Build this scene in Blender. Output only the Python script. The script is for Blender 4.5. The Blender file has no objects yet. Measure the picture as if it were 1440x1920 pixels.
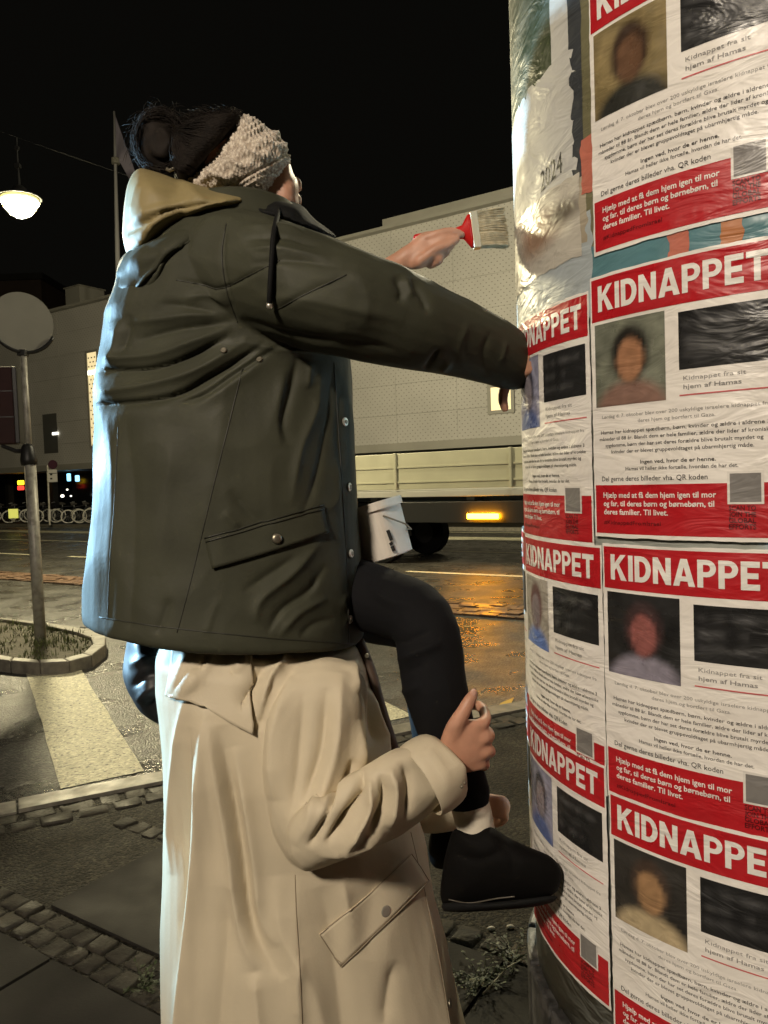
import bpy, bmesh, math, random
import numpy as np
from mathutils import Vector, Matrix, noise
from mathutils.bvhtree import BVHTree

random.seed(7)
rng = np.random.RandomState(11)
SC = bpy.context.scene
COL = SC.collection

# ------------------------------------------------------------------ camera
F = 1442.0                       # focal length in photograph pixels (1440 x 1920)
CAMZ, PITCH, ROLL = 1.75, math.radians(2.58), math.radians(2.0)
_f = np.array([0, math.cos(PITCH), -math.sin(PITCH)])
_u0 = np.array([0, math.sin(PITCH), math.cos(PITCH)])
_r0 = np.array([1.0, 0, 0])
RV = _r0 * math.cos(ROLL) - _u0 * math.sin(ROLL)
UV = _u0 * math.cos(ROLL) + _r0 * math.sin(ROLL)
CAM = np.array([0, 0, CAMZ])
cd = bpy.data.cameras.new('camera')
cd.sensor_fit = 'HORIZONTAL'; cd.sensor_width = 36; cd.lens = 36 * F / 1440
cd.clip_start = 0.05; cd.clip_end = 1500
cam = bpy.data.objects.new('camera', cd); COL.objects.link(cam)
cam.matrix_world = Matrix(((RV[0], UV[0], -_f[0], CAM[0]), (RV[1], UV[1], -_f[1], CAM[1]), (RV[2], UV[2], -_f[2], CAM[2]), (0, 0, 0, 1)))
SC.camera = cam

# ------------------------------------------------------------------ night sky, exposure
w = bpy.data.worlds.new('World'); SC.world = w; w.use_nodes = True
wn = w.node_tree.nodes; wl = w.node_tree.links
sky = wn.new('ShaderNodeTexSky'); sky.sky_type = 'NISHITA'; sky.sun_disc = False
sky.sun_elevation = math.radians(-8); sky.sun_rotation = math.radians(200)
bg = wn['Background']; bg.inputs['Strength'].default_value = 0.05
mixs = wn.new('ShaderNodeMix'); mixs.data_type = 'RGBA'; mixs.inputs[0].default_value = 0.9
mixs.inputs[7].default_value = (0.062, 0.058, 0.045, 1)      # sodium-tinted city glow
wl.new(sky.outputs[0], mixs.inputs[6]); wl.new(mixs.outputs[2], bg.inputs['Color'])
SC.view_settings.view_transform = 'Standard'; SC.view_settings.look = 'None'
SC.view_settings.exposure = 0.0; SC.view_settings.gamma = 1.0
SC.view_settings.use_curve_mapping = False
SC.cycles.max_bounces = 6; SC.cycles.sample_clamp_indirect = 4.0
SC.cycles.caustics_reflective = False; SC.cycles.caustics_refractive = False

# ------------------------------------------------------------------ helpers
def P(x, y, d):
    """point seen at photograph pixel (x, y) at depth d"""
    return CAM + d * (_f + (x - 720) / F * RV + (960 - y) / F * UV)
def G(x, y, z=0.0):
    v = _f + (x - 720) / F * RV + (960 - y) / F * UV
    return CAM + v * ((z - CAMZ) / v[2])
def proj(pts):
    q = np.asarray(pts, float) - CAM
    d = q @ _f
    return 720 + F * (q @ RV) / d, 960 - F * (q @ UV) / d, d
SU = np.array([0.836, -0.548, 0]); SV = np.array([0.548, 0.836, 0])
def S(u, v, z=0.0): return SU * u + SV * v + np.array([0, 0, z])
YAW = math.atan2(SU[1], SU[0])

class MB:
    def __init__(s): s.v = []; s.f = []
    def add(s, vs, fs):
        o = len(s.v); s.v += [tuple(map(float, a)) for a in vs]; s.f += [tuple(i + o for i in a) for a in fs]; return s
    def box(s, c, size, ax=None, taper=1.0):
        c = np.asarray(c, float); X, Y, Z = ax if ax is not None else np.eye(3)
        h = np.asarray(size, float) / 2; vs = []
        for z in (-1, 1):
            t = taper if z > 0 else 1.0
            for x, y in ((-1, -1), (1, -1), (1, 1), (-1, 1)):
                vs.append(c + X * x * h[0] * t + Y * y * h[1] * t + Z * z * h[2])
        return s.add(vs, [(3, 2, 1, 0), (4, 5, 6, 7), (0, 1, 5, 4), (1, 2, 6, 5), (2, 3, 7, 6), (3, 0, 4, 7)])
    def sbox(s, u, v, z, size):      # box in street coordinates
        return s.box(S(u, v, z), size, (SU, SV, np.array([0, 0, 1.])))
    def prism(s, poly, z0, z1):
        n = len(poly)
        vs = [(p[0], p[1], z0) for p in poly] + [(p[0], p[1], z1) for p in poly]
        return s.add(vs, [tuple(range(n - 1, -1, -1)), tuple(range(n, 2 * n))] + [(i, (i + 1) % n, n + (i + 1) % n, n + i) for i in range(n)])
    def tube(s, pts, rad, n=10, caps=True, flat=None, up=None, cap_round=False):
        """tube through pts; rad scalar/list; flat = ratio of second radius; up = reference direction"""
        pts = [np.asarray(p, float) for p in pts]; m = len(pts)
        rad = [rad] * m if np.isscalar(rad) else list(rad)
        fl = [1.0] * m if flat is None else ([flat] * m if np.isscalar(flat) else list(flat))
        tn = []
        for i in range(m):
            t = pts[min(i + 1, m - 1)] - pts[max(i - 1, 0)]
            tn.append(t / (np.linalg.norm(t) + 1e-9))
        ref = np.asarray(up, float) if up is not None else (np.array([0, 0, 1.]) if abs(tn[0][2]) < .9 else np.array([1., 0, 0]))
        a = ref - tn[0] * (ref @ tn[0]); a /= np.linalg.norm(a)
        if cap_round:
            for end in (0, 1):
                pass
        rings = []
        for i in range(m):
            a = a - tn[i] * (a @ tn[i]); a /= np.linalg.norm(a) + 1e-9
            b = np.cross(tn[i], a)
            rings.append([pts[i] + rad[i] * (a * math.cos(2 * math.pi * k / n) + b * fl[i] * math.sin(2 * math.pi * k / n)) for k in range(n)])
        vs = [p for r in rings for p in r]
        fs = [(i * n + k, i * n + (k + 1) % n, (i + 1) * n + (k + 1) % n, (i + 1) * n + k) for i in range(m - 1) for k in range(n)]
        if caps:
            fs += [tuple(range(n - 1, -1, -1)), tuple(range((m - 1) * n, m * n))]
        return s.add(vs, fs)
    def ell(s, c, r, ax=None, nu=16, nv=10):
        c = np.asarray(c, float); r = np.asarray([r] * 3 if np.isscalar(r) else r, float)
        X, Y, Z = ax if ax is not None else np.eye(3)
        vs = [c - Z * r[2]]
        for j in range(1, nv):
            t = math.pi * j / nv
            for i in range(nu):
                p = 2 * math.pi * i / nu
                vs.append(c + X * r[0] * math.sin(t) * math.cos(p) + Y * r[1] * math.sin(t) * math.sin(p) - Z * r[2] * math.cos(t))
        vs.append(c + Z * r[2]); last = len(vs) - 1
        fs = [(0, 1 + (i + 1) % nu, 1 + i) for i in range(nu)]
        for j in range(nv - 2):
            fs += [(1 + j * nu + i, 1 + j * nu + (i + 1) % nu, 1 + (j + 1) * nu + (i + 1) % nu, 1 + (j + 1) * nu + i) for i in range(nu)]
        fs += [(last, 1 + (nv - 2) * nu + i, 1 + (nv - 2) * nu + (i + 1) % nu) for i in range(nu)]
        return s.add(vs, fs)
    def chain(s, pts, rad, n=12, flat=None, up=None):
        """tube with round ends (limbs, fingers)"""
        s.tube(pts, rad, n, True, flat, up)
        r = [rad] * len(pts) if np.isscalar(rad) else rad
        if flat is None:
            for i in range(len(pts)): s.ell(pts[i], r[i] * .985, nu=n, nv=8)
        return s
    def loft(s, rings, caps=True):
        n = len(rings[0]); m = len(rings)
        vs = [p for r in rings for p in r]
        fs = [(i * n + k, i * n + (k + 1) % n, (i + 1) * n + (k + 1) % n, (i + 1) * n + k) for i in range(m - 1) for k in range(n)]
        if caps: fs += [tuple(range(n - 1, -1, -1)), tuple(range((m - 1) * n, m * n))]
        return s.add(vs, fs)
    def mesh(s, name):
        me = bpy.data.meshes.new(name); me.from_pydata(s.v, [], s.f); me.update()
        bm = bmesh.new(); bm.from_mesh(me); bmesh.ops.recalc_face_normals(bm, faces=bm.faces); bm.to_mesh(me); bm.free()
        return me
    def build(s, name, m, parent=None, smooth=False, bevel=0.0, seg=2):
        return link(name, s.mesh(name), m, parent, smooth, bevel, seg)

def link(name, me, m, parent=None, smooth=False, bevel=0.0, seg=2):
    o = bpy.data.objects.new(name, me); COL.objects.link(o)
    if m is not None and not me.materials: me.materials.append(m)
    if bevel:
        b = o.modifiers.new('bevel', 'BEVEL'); b.width = bevel; b.segments = seg; b.limit_method = 'ANGLE'; b.angle_limit = .6
    if smooth: me.shade_smooth()
    if parent is not None: setp(o, parent)
    return o
def setp(o, parent):
    o.parent = parent
    if parent.type == 'EMPTY' and not parent.get('_local'):
        o.matrix_parent_inverse = (Matrix.Translation(parent.location) @ parent.rotation_euler.to_matrix().to_4x4()).inverted()
def tag(o, label=None, cat=None, group=None, kind=None):
    if label: o['label'] = label
    if cat: o['category'] = cat
    if group: o['group'] = group
    if kind: o['kind'] = kind
    return o
def thing(name, label, cat, loc=(0, 0, 0), rz=0.0, group=None, local=False):
    o = bpy.data.objects.new(name, None); COL.objects.link(o)
    o.location = [float(a) for a in loc]; o.rotation_euler = (0, 0, rz); o.empty_display_size = .1
    tag(o, label, cat, group)
    if local: o['_local'] = 1
    return o
def dup(root, loc=None, rz=None, label=None, group=None):
    r = root.copy(); COL.objects.link(r)
    if loc is not None: r.location = [float(a) for a in loc]
    if rz is not None: r.rotation_euler = (0, 0, rz)
    if label: r['label'] = label
    if group: r['group'] = group
    for ch in list(root.children):
        c = ch.copy(); COL.objects.link(c); c.parent = r
        for g in ch.children:
            d = g.copy(); COL.objects.link(d); d.parent = c
    return r

# ------------------------------------------------------------------ materials
def mat(name, color, rough=.5, metal=0.0, spec=.5, var=0.0, vscale=6.0, rvar=0.0, bump=0.0, bscale=60.0, bdist=.002,
        stretch=None, world=False, emit=None, estr=0.0, coat=0.0, sheen=0.0, detail=4.0, dark=None, dscale=3.0, damt=0.0, trans=0.0):
    m = bpy.data.materials.new(name); m.use_nodes = True
    nt = m.node_tree; n = nt.nodes; l = nt.links; b = n['Principled BSDF']
    b.inputs['Base Color'].default_value = (*color, 1); b.inputs['Roughness'].default_value = rough
    b.inputs['Metallic'].default_value = metal; b.inputs['Specular IOR Level'].default_value = spec
    if coat: b.inputs['Coat Weight'].default_value = coat; b.inputs['Coat Roughness'].default_value = .25
    if sheen: b.inputs['Sheen Weight'].default_value = sheen
    if trans: b.inputs['Transmission Weight'].default_value = trans
    if emit: b.inputs['Emission Color'].default_value = (*emit, 1); b.inputs['Emission Strength'].default_value = estr
    if not (var or rvar or bump or damt): return m
    if world: co = n.new('ShaderNodeNewGeometry').outputs['Position']
    else: co = n.new('ShaderNodeTexCoord').outputs['Object']
    if stretch:
        mp = n.new('ShaderNodeMapping'); mp.inputs['Scale'].default_value = stretch[0]; mp.inputs['Rotation'].default_value = stretch[1] if len(stretch) > 1 else (0, 0, 0)
        l.new(co, mp.inputs[0]); cs = mp.outputs[0]
    else: cs = co
    def nz(scale, c=co, det=detail):
        t = n.new('ShaderNodeTexNoise'); t.inputs['Scale'].default_value = scale; t.inputs['Detail'].default_value = det
        l.new(c, t.inputs['Vector']); return t.outputs['Fac']
    def rampv(src, a, b_, lo, hi):
        r = n.new('ShaderNodeMapRange'); r.inputs[1].default_value = a; r.inputs[2].default_value = b_; r.inputs[3].default_value = lo; r.inputs[4].default_value = hi
        l.new(src, r.inputs[0]); return r.outputs[0]
    colsock = None
    if var:
        mx = n.new('ShaderNodeMix'); mx.data_type = 'RGBA'
        mx.inputs[6].default_value = (*[c * (1 - var) for c in color], 1); mx.inputs[7].default_value = (*[min(1, c * (1 + var)) for c in color], 1)
        l.new(rampv(nz(vscale), .3, .7, 0, 1), mx.inputs[0]); colsock = mx.outputs[2]
    if damt:
        mx = n.new('ShaderNodeMix'); mx.data_type = 'RGBA'
        if colsock: l.new(colsock, mx.inputs[6])
        else: mx.inputs[6].default_value = (*color, 1)
        mx.inputs[7].default_value = (*(dark or (0, 0, 0)), 1)
        l.new(rampv(nz(dscale, det=8.), .52, .66, 0, damt), mx.inputs[0]); colsock = mx.outputs[2]
    if colsock: l.new(colsock, b.inputs['Base Color'])
    if rvar:
        l.new(rampv(nz(vscale * .7), .35, .65, max(.03, rough - rvar), min(1, rough + rvar)), b.inputs['Roughness'])
    if bump:
        bp = n.new('ShaderNodeBump'); bp.inputs['Strength'].default_value = bump; bp.inputs['Distance'].default_value = bdist
        l.new(nz(bscale, cs), bp.inputs['Height']); l.new(bp.outputs[0], b.inputs['Normal'])
    return m

M = {}
M['asphalt'] = mat('wet_asphalt', (.035, .034, .032), .34, spec=.5, var=.4, vscale=1.4, rvar=.16, bump=.75, bscale=170, bdist=.004, world=True, detail=5)
M['pave_asphalt'] = mat('pavement_asphalt', (.036, .032, .024), .55, var=.3, vscale=2.2, rvar=.15, bump=.6, bscale=140, bdist=.003, world=True)
def granular(name, c0, c1, rough, rvar, scale, bdist, patch_=.35, wear=None, spec=.5):
    m = bpy.data.materials.new(name); m.use_nodes = True; nt = m.node_tree; n = nt.nodes; l = nt.links; b = n['Principled BSDF']; b.inputs['Specular IOR Level'].default_value = spec
    geo = n.new('ShaderNodeNewGeometry').outputs['Position']
    def rr(src, a, b_, lo, hi):
        r = n.new('ShaderNodeMapRange'); r.inputs[1].default_value = a; r.inputs[2].default_value = b_; r.inputs[3].default_value = lo; r.inputs[4].default_value = hi; l.new(src, r.inputs[0]); return r.outputs[0]
    def nz(s, d=4.):
        t = n.new('ShaderNodeTexNoise'); t.inputs['Scale'].default_value = s; t.inputs['Detail'].default_value = d; l.new(geo, t.inputs['Vector']); return t.outputs['Fac']
    vo = n.new('ShaderNodeTexVoronoi'); vo.inputs['Scale'].default_value = scale; l.new(geo, vo.inputs['Vector'])
    sep = n.new('ShaderNodeSeparateColor'); l.new(vo.outputs['Color'], sep.inputs[0])
    mx = n.new('ShaderNodeMix'); mx.data_type = 'RGBA'; mx.inputs[6].default_value = (*c0, 1); mx.inputs[7].default_value = (*c1, 1)
    pw = n.new('ShaderNodeMath'); pw.operation = 'POWER'; pw.inputs[1].default_value = 2.5; l.new(sep.outputs[0], pw.inputs[0]); l.new(pw.outputs[0], mx.inputs[0])
    m2 = n.new('ShaderNodeMix'); m2.data_type = 'RGBA'; m2.blend_type = 'MULTIPLY'; l.new(mx.outputs[2], m2.inputs[6]); m2.inputs[7].default_value = (.45, .43, .40, 1); l.new(rr(nz(1.3, 6.), .42, .62, 0, patch_ * 2), m2.inputs[0])
    col_ = m2.outputs[2]
    if wear:
        m3 = n.new('ShaderNodeMix'); m3.data_type = 'RGBA'; l.new(col_, m3.inputs[6]); m3.inputs[7].default_value = (*wear, 1)
        l.new(rr(nz(34., 8.), .56, .66, 0, .85), m3.inputs[0]); col_ = m3.outputs[2]
    l.new(col_, b.inputs['Base Color'])
    l.new(rr(nz(1.7, 5.), .36, .64, max(.05, rough - rvar), rough + rvar), b.inputs['Roughness'])
    ad = n.new('ShaderNodeMath'); ad.operation = 'MULTIPLY_ADD'; ad.inputs[1].default_value = -1.; l.new(vo.outputs['Distance'], ad.inputs[0]); l.new(nz(scale * 1.6, 3.), ad.inputs[2])
    bp = n.new('ShaderNodeBump'); bp.inputs['Strength'].default_value = .9; bp.inputs['Distance'].default_value = bdist; l.new(ad.outputs[0], bp.inputs['Height']); l.new(bp.outputs[0], b.inputs['Normal'])
    return m
M['asphalt'] = granular('wet_asphalt', (.022, .021, .019), (.13, .125, .11), .36, .17, 62, .006)
M['pave_asphalt'] = granular('pavement_asphalt', (.014, .0125, .009), (.055, .048, .034), .68, .12, 75, .006, spec=.15)
M['slab'] = mat('concrete_slab', (.024, .022, .019), .72, spec=.14, var=.3, vscale=2.5, rvar=.14, bump=.4, bscale=90, bdist=.002, world=True, damt=.6, dark=(.011, .010, .009), dscale=2.2)
M['cobble'] = mat('granite_cobble', (.034, .030, .023), .65, spec=.2, var=.45, vscale=9, rvar=.15, bump=.8, bscale=60, bdist=.006, world=True)
M['kerb'] = mat('granite_kerb', (.17, .155, .125), .5, var=.3, vscale=14, rvar=.1, bump=.5, bscale=110, bdist=.003, world=True)
M['paint'] = granular('road_paint', (.50, .47, .33), (.80, .76, .56), .5, .1, 62, .008, .12, (.10, .095, .08))
M['soil'] = mat('soil', (.06, .05, .03), .85, var=.5, vscale=20, bump=.9, bscale=50, bdist=.01, world=True)
M['grass'] = mat('grass', (.085, .10, .03), .6, var=.5, vscale=7, world=True)
M['galv'] = mat('galvanised_steel', (.36, .345, .30), .5, metal=.25, var=.2, vscale=14, bump=.15, bscale=60, damt=.5, dark=(.10, .09, .07), dscale=11)
M['signback'] = mat('sign_back_grey', (.24, .235, .20), .65, metal=.0, var=.06, vscale=3)
M['black_iron'] = mat('black_iron', (.018, .018, .018), .45, metal=.3, bump=.2, bscale=60)
M['dark_red'] = mat('dark_red_panel', (.030, .008, .008), .8, var=.15, vscale=5)
M['facade'] = mat('white_tile_facade', (.50, .485, .47), .5, var=.10, vscale=.5, bump=.25, bscale=14, bdist=.02, world=True)
M['facade_hole'] = mat('facade_perforation', (.28, .27, .25), .8)
M['facade_trim'] = mat('facade_trim', (.32, .31, .28), .55, var=.08, vscale=1)
M['dark_glass'] = mat('dark_shop_glass', (.008, .009, .010), .12, spec=.5)
M['dark_wall'] = mat('dark_recess_wall', (.012, .011, .010), .7)
M['win_lit'] = mat('lit_window', (.8, .7, .45), .5, emit=(1, .80, .42), estr=.85, var=.1, vscale=3)
M['win_hot'] = mat('lit_window_lamp', (.9, .9, .8), .5, emit=(1, .95, .8), estr=2.5)
M['win_dim'] = mat('dim_window', (.10, .10, .095), .35)
M['brick_far'] = mat('far_brick', (.05, .032, .024), .8, var=.2, vscale=.6)
# ------------------------------------------------------------------ lamps
def lamp_light(name, loc, power, color, parent, radius=.18, spot=None, target=None):
    ld = bpy.data.lights.new(name, 'SPOT' if spot else 'POINT'); ld.energy = power; ld.color = color; ld.shadow_soft_size = radius
    o = bpy.data.objects.new(name, ld); COL.objects.link(o); o.location = [float(a) for a in loc]
    if spot:
        ld.spot_size = math.radians(spot); ld.spot_blend = .5
        o.rotation_euler = (Vector(target) - Vector(loc)).to_track_quat('-Z', 'Y').to_euler()
    setp(o, parent); return o
M['bulb_warm'] = mat('sodium_bulb', (1, .95, .7), .4, emit=(1.0, .90, .50), estr=60)
M['glass_warm'] = mat('lit_lamp_glass', (.9, .85, .5), .4, emit=(.95, .82, .26), estr=1.1)
M['bulb_cool'] = mat('led_plate', (.9, .95, 1), .4, emit=(.75, .88, 1), estr=20)
WARM = (1.0, .80, .50)
def pendant(c, label, power, color=WARM, g_=1.3):
    c = np.asarray(c, float)
    t = thing('street_lamp', label, 'street lamp', c + np.array([0, 0, 1.1]), group='pendant street lamps')
    mb = MB(); mb.tube([c + (0, 0, .22), c + (0, 0, .55), c + (0, 0, 1.15)], [.035, .018, .018], 8); mb.box(c + (0, 0, .62), (.09, .09, .07)); mb.box(c + (0, 0, .95), (.07, .07, .06)); mb.build('suspension_rod', M['black_iron'], t)
    mb = MB()
    prof = [(.07, .26), (.12, .22), (.16, .14), (.36, .06), (.40, .02), (.38, .02), (.34, .045), (.12, .12), (.05, .2)]
    mb.loft([[c + (g_ * r * math.cos(a * math.pi / 12), g_ * r * math.sin(a * math.pi / 12), g_ * z) for a in range(24)] for r, z in prof]); mb.build('lamp_shade', M['black_iron'], t, smooth=True)
    mb = MB()
    prof = [(.34, .02), (.34, -.02), (.29, -.16), (.19, -.28), (.07, -.34), (.01, -.35)]
    mb.loft([[c + (g_ * r * math.cos(a * math.pi / 12), g_ * r * math.sin(a * math.pi / 12), g_ * z) for a in range(24)] for r, z in prof]); g = mb.build('lamp_glass', M['glass_warm'], t, smooth=True)
    mb = MB(); mb.ell(c + (0, 0, -.06 * g_), (.35 * g_, .35 * g_, .077 * g_)); mb.build('bulb', M['bulb_warm'], t, smooth=True)
    mb = MB(); q = c + np.array([0, 0, 1.15])
    mb.tube([q - SV * 14 + (0, 0, .5), q - SV * 7 + (0, 0, .16), q, q + SV * 7 + (0, 0, .16), q + SV * 14 + (0, 0, .5)], .0013, 5); mb.build('span_wire', M['black_iron'], t)
    lamp_light('lamp_light', c + (0, 0, -.62), power, color, t, .35)
    return t
pendant(P(37, 374, 14.5), 'glowing yellow pendant street lamp hanging in the night sky on the left', 5400, (1.0, .87, .53), .98)
pendant(P(37, 374, 20.0) + SU * 15, 'unseen pendant street lamp added behind the poster column to light the facade', 2400, (1.0, .90, .62))  # added lamp, hidden by the column, brightens the white facade
pendant((-2.7, -3.4, 5.9), 'warm pendant street lamp hanging above the pavement behind the camera', 1700, (1.0, .86, .70))
# added cool lamp post, unseen at left, aimed at the figures' backs
LP = np.array([-6.1, 4.9, 0])
t = thing('added_lamp_post', 'added slim lamp post with cool white head, unseen left of the crossing', 'lamp post', LP)
MB().tube([LP, LP + (0, 0, .5), LP + (0, 0, 2.9)], [.06, .045, .04], 12).build('post', M['galv'], t, smooth=True)
hd = LP + (0.25, -.22, 2.75)
MB().tube([LP + (0, 0, 2.72), hd], .03, 8).build('arm', M['galv'], t)
MB().box(hd, (.34, .22, .06)).build('lamp_head', M['black_iron'], t, bevel=.01)
MB().box(hd - (0, 0, .034), (.28, .16, .006)).build('led_plate', M['bulb_cool'], t)
lamp_light('lamp_light', hd - (0, 0, .12), 8000, (.42, .74, 1.0), t, .2, 18, (-.72, 1.6, 1.78))

# ------------------------------------------------------------------ ground
def sheet(name, poly, z, m, kind='structure'):
    me = bpy.data.meshes.new(name); me.from_pydata([(float(p[0]), float(p[1]), z) for p in poly], [], [tuple(range(len(poly)))]); me.update()
    if me.polygons[0].normal.z < 0: me.flip_normals()
    o = link(name, me, m)
    if kind: tag(o, kind=kind)
    return o
ROADZ = -.04
sheet('road', [(-400, -400), (400, -400), (400, 400), (-400, 400)], ROADZ, M['asphalt'])
K0 = np.array([-2.12, 4.25, 0]); KD = np.array([.897, .442, 0]); KN = np.array([.442, -.897, 0])   # near kerb line, its direction, towards camera
def K(a, b, z=0.0): return K0 + KD * a + KN * b + np.array([0, 0, z])
pav = MB().prism([K(-14, .16), K(12, .16), K(12, 14), K(-14, 14)][::-1], -.3, 0.0).build('pavement', M['pave_asphalt'])
tag(pav, kind='structure')
def piece(mb_mesh, name, m, loc, rz, sc, parent):
    o = bpy.data.objects.new(name, mb_mesh); COL.objects.link(o); o.location = [float(a) for a in loc]; o.rotation_euler = (random.uniform(-.02, .02), random.uniform(-.02, .02), rz); o.scale = sc
    o.parent = parent; return o
def stone_mesh(name, m, seed, lump=.12):
    r = random.Random(seed); bm = bmesh.new(); bmesh.ops.create_cube(bm, size=1.0)
    bmesh.ops.bevel(bm, geom=list(bm.edges), offset=.13, segments=2, affect='EDGES', profile=.6)
    for v in bm.verts:
        v.co += Vector((r.uniform(-1, 1), r.uniform(-1, 1), r.uniform(-1, 1))) * lump * .4
    me = bpy.data.meshes.new(name); bm.to_mesh(me); bm.free(); me.materials.append(m); me.shade_smooth(); return me
COB = [stone_mesh('cobble', M['cobble'], k) for k in range(6)]
SLAB = stone_mesh('slab', M['slab'], 3, .0)
def slab_mesh():
    bm = bmesh.new(); bmesh.ops.create_cube(bm, size=1.0)
    me = bpy.data.meshes.new('slab'); bm.to_mesh(me); bm.free(); me.materials.append(M['slab']); return me
SLAB = slab_mesh()
BANDS = [(1.83, 2.45), (1.02, 1.62), (.20, .80), (-.60, -.02)]
for bi, (v0, v1) in enumerate(BANDS):
    for k in range(-7, 6):
        u = -2.95 + .45 + k * .9 + (.35 if bi % 2 else 0)
        if bi > 1 and not -4 < k < 3: continue
        c = S(u, (v0 + v1) / 2)
        if (c - K0) @ KN < .75: continue
        o = piece(SLAB, 'slab', None, c + (0, 0, -.018 + random.uniform(-.002, .002)), YAW, (.886, v1 - v0 - .012, .06), pav)
        o.rotation_euler = (random.uniform(-.004, .004), random.uniform(-.004, .004), YAW)
        b = o.modifiers.new('bevel', 'BEVEL'); b.width = .006; b.segments = 1
def cobrow(v, u0, u1, n_rows=1, size=.098):
    for r in range(n_rows):
        u = u0 + random.uniform(0, .05)
        while u < u1:
            L = size * random.uniform(.85, 1.25)
            c = S(u + L / 2, v + (r - (n_rows - 1) / 2) * size * 1.04 + random.uniform(-.008, .008))
            if (c - K0) @ KN > .55:
                piece(random.choice(COB), 'cobble', None, c + (0, 0, -.051 + random.uniform(-.005, .005)), YAW + random.uniform(-.12, .12), (L * .93, size * .95, .12), pav)
            u += L + .008
cobrow(2.52, -4.6, 1.4, 1, .105)
cobrow(1.725, -4.3, .3, 2, .095)
cobrow(.91, -2.6, -1.2, 2, .095)
# cobbles and kerb stones along the crossing
for r in range(2):
    a = -1.2
    while a < 5.6:
        L = random.uniform(.12, .2)
        piece(random.choice(COB), 'cobble', None, K(a + L / 2, .25 + r * .115 + random.uniform(-.008, .008), -.05 + random.uniform(-.006, .006)), math.atan2(KD[1], KD[0]) + random.uniform(-.06, .06), (L * .94, .108, .12), pav)
        a += L + .008
KS = stone_mesh('kerb_stone', M['kerb'], 5, .0)
for k in range(-2, 8):
    me = slab_mesh() if k == -2 else me
    if k == -2: me.name = 'kerb_stone'; me.materials.clear(); me.materials.append(M['kerb'])
    o = piece(me, 'kerb_stone', None, K(.45 + k * .9, .09, -.1), math.atan2(KD[1], KD[0]), (.888, .17, .24), pav)
    b = o.modifiers.new('bevel', 'BEVEL'); b.width = .012; b.segments = 2
# zebra crossing
PA = np.array([.473, -.881, 0]); PP = np.array([.881, .473, 0])
zc = [G(48, 1258, ROADZ), G(145, 1245, ROADZ), G(270, 1447, ROADZ), G(115, 1480, ROADZ)]
def wavy(poly, z, n=14, amp=.005):
    out = []
    for i in range(len(poly)):
        a, b = poly[i], poly[(i + 1) % len(poly)]
        for k in range(n):
            q = a + (b - a) * k / n; out.append((q[0] + random.uniform(-amp, amp), q[1] + random.uniform(-amp, amp)))
    return out
for k, lab in enumerate(('nearest', 'second', 'third')):
    off = PP * (.98 * k) if k else 0
    o = sheet('crossing_stripe', wavy([p + off for p in zc], 0), ROADZ + .005, M['paint'])
# island with grass, kerb stones and sign post
isl_px = [(-170, 1218), (-60, 1233), (20, 1243), (75, 1247), (130, 1244), (172, 1233), (198, 1213), (199, 1198), (170, 1184), (90, 1171), (0, 1161), (-170, 1146)]
isl = [G(x, y, .06) for x, y in isl_px]
cen = sum(isl) / len(isl)
soil = MB().prism([cen + (p - cen) * .93 for p in isl], -.2, .045).build('traffic_island', M['soil']); tag(soil, kind='structure')
for i in range(len(isl) - 1):
    a, b = isl[i], isl[i + 1]
    a2, b2 = [q + (cen - q) / np.linalg.norm((cen - q)) * .17 for q in (a, b)]
    sh = (b - a) * .006
    MB().prism([a + sh, b - sh, b2 - sh, a2 + sh], -.2, .085).build('kerb_stone', M['kerb'], soil, bevel=.012)
mb = MB()
def inpoly(p, poly):
    ins = False
    for i in range(len(poly)):
        a, b = poly[i], poly[i - 1]
        if (a[1] > p[1]) != (b[1] > p[1]) and p[0] < (b[0] - a[0]) * (p[1] - a[1]) / (b[1] - a[1]) + a[0]: ins = not ins
    return ins
inner = [cen + (p - cen) * .86 for p in isl]
xs = [p[0] for p in inner]; ys = [p[1] for p in inner]
def blade(mb, x, y, z, h, lean, wd):
    a = random.uniform(0, 6.28); d = np.array([math.cos(a), math.sin(a), 0]); q = np.array([-d[1], d[0], 0]) * wd
    p0 = np.array([x, y, z]); p1 = p0 + d * lean * .35 + (0, 0, h * .6); p2 = p0 + d * lean + (0, 0, h)
    mb.add([p0 - q, p0 + q, p1 + q * .8, p1 - q * .8, p2], [(0, 1, 2, 3), (3, 2, 4)])
for _ in range(9000):
    x = random.uniform(min(xs), max(xs)); y = random.uniform(min(ys), max(ys))
    if inpoly((x, y), inner) and noise.noise(Vector((x * 5, y * 5, 1))) > -.12:
        blade(mb, x, y, .04, random.uniform(.02, .07) * (1.6 if noise.noise(Vector((x * 2.3, y * 2.3, 7))) > .1 else 1), random.uniform(.01, .06), .005)
tag(mb.build('grass', M['grass']), 'short patchy grass on the traffic island', 'grass', kind='stuff')

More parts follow.
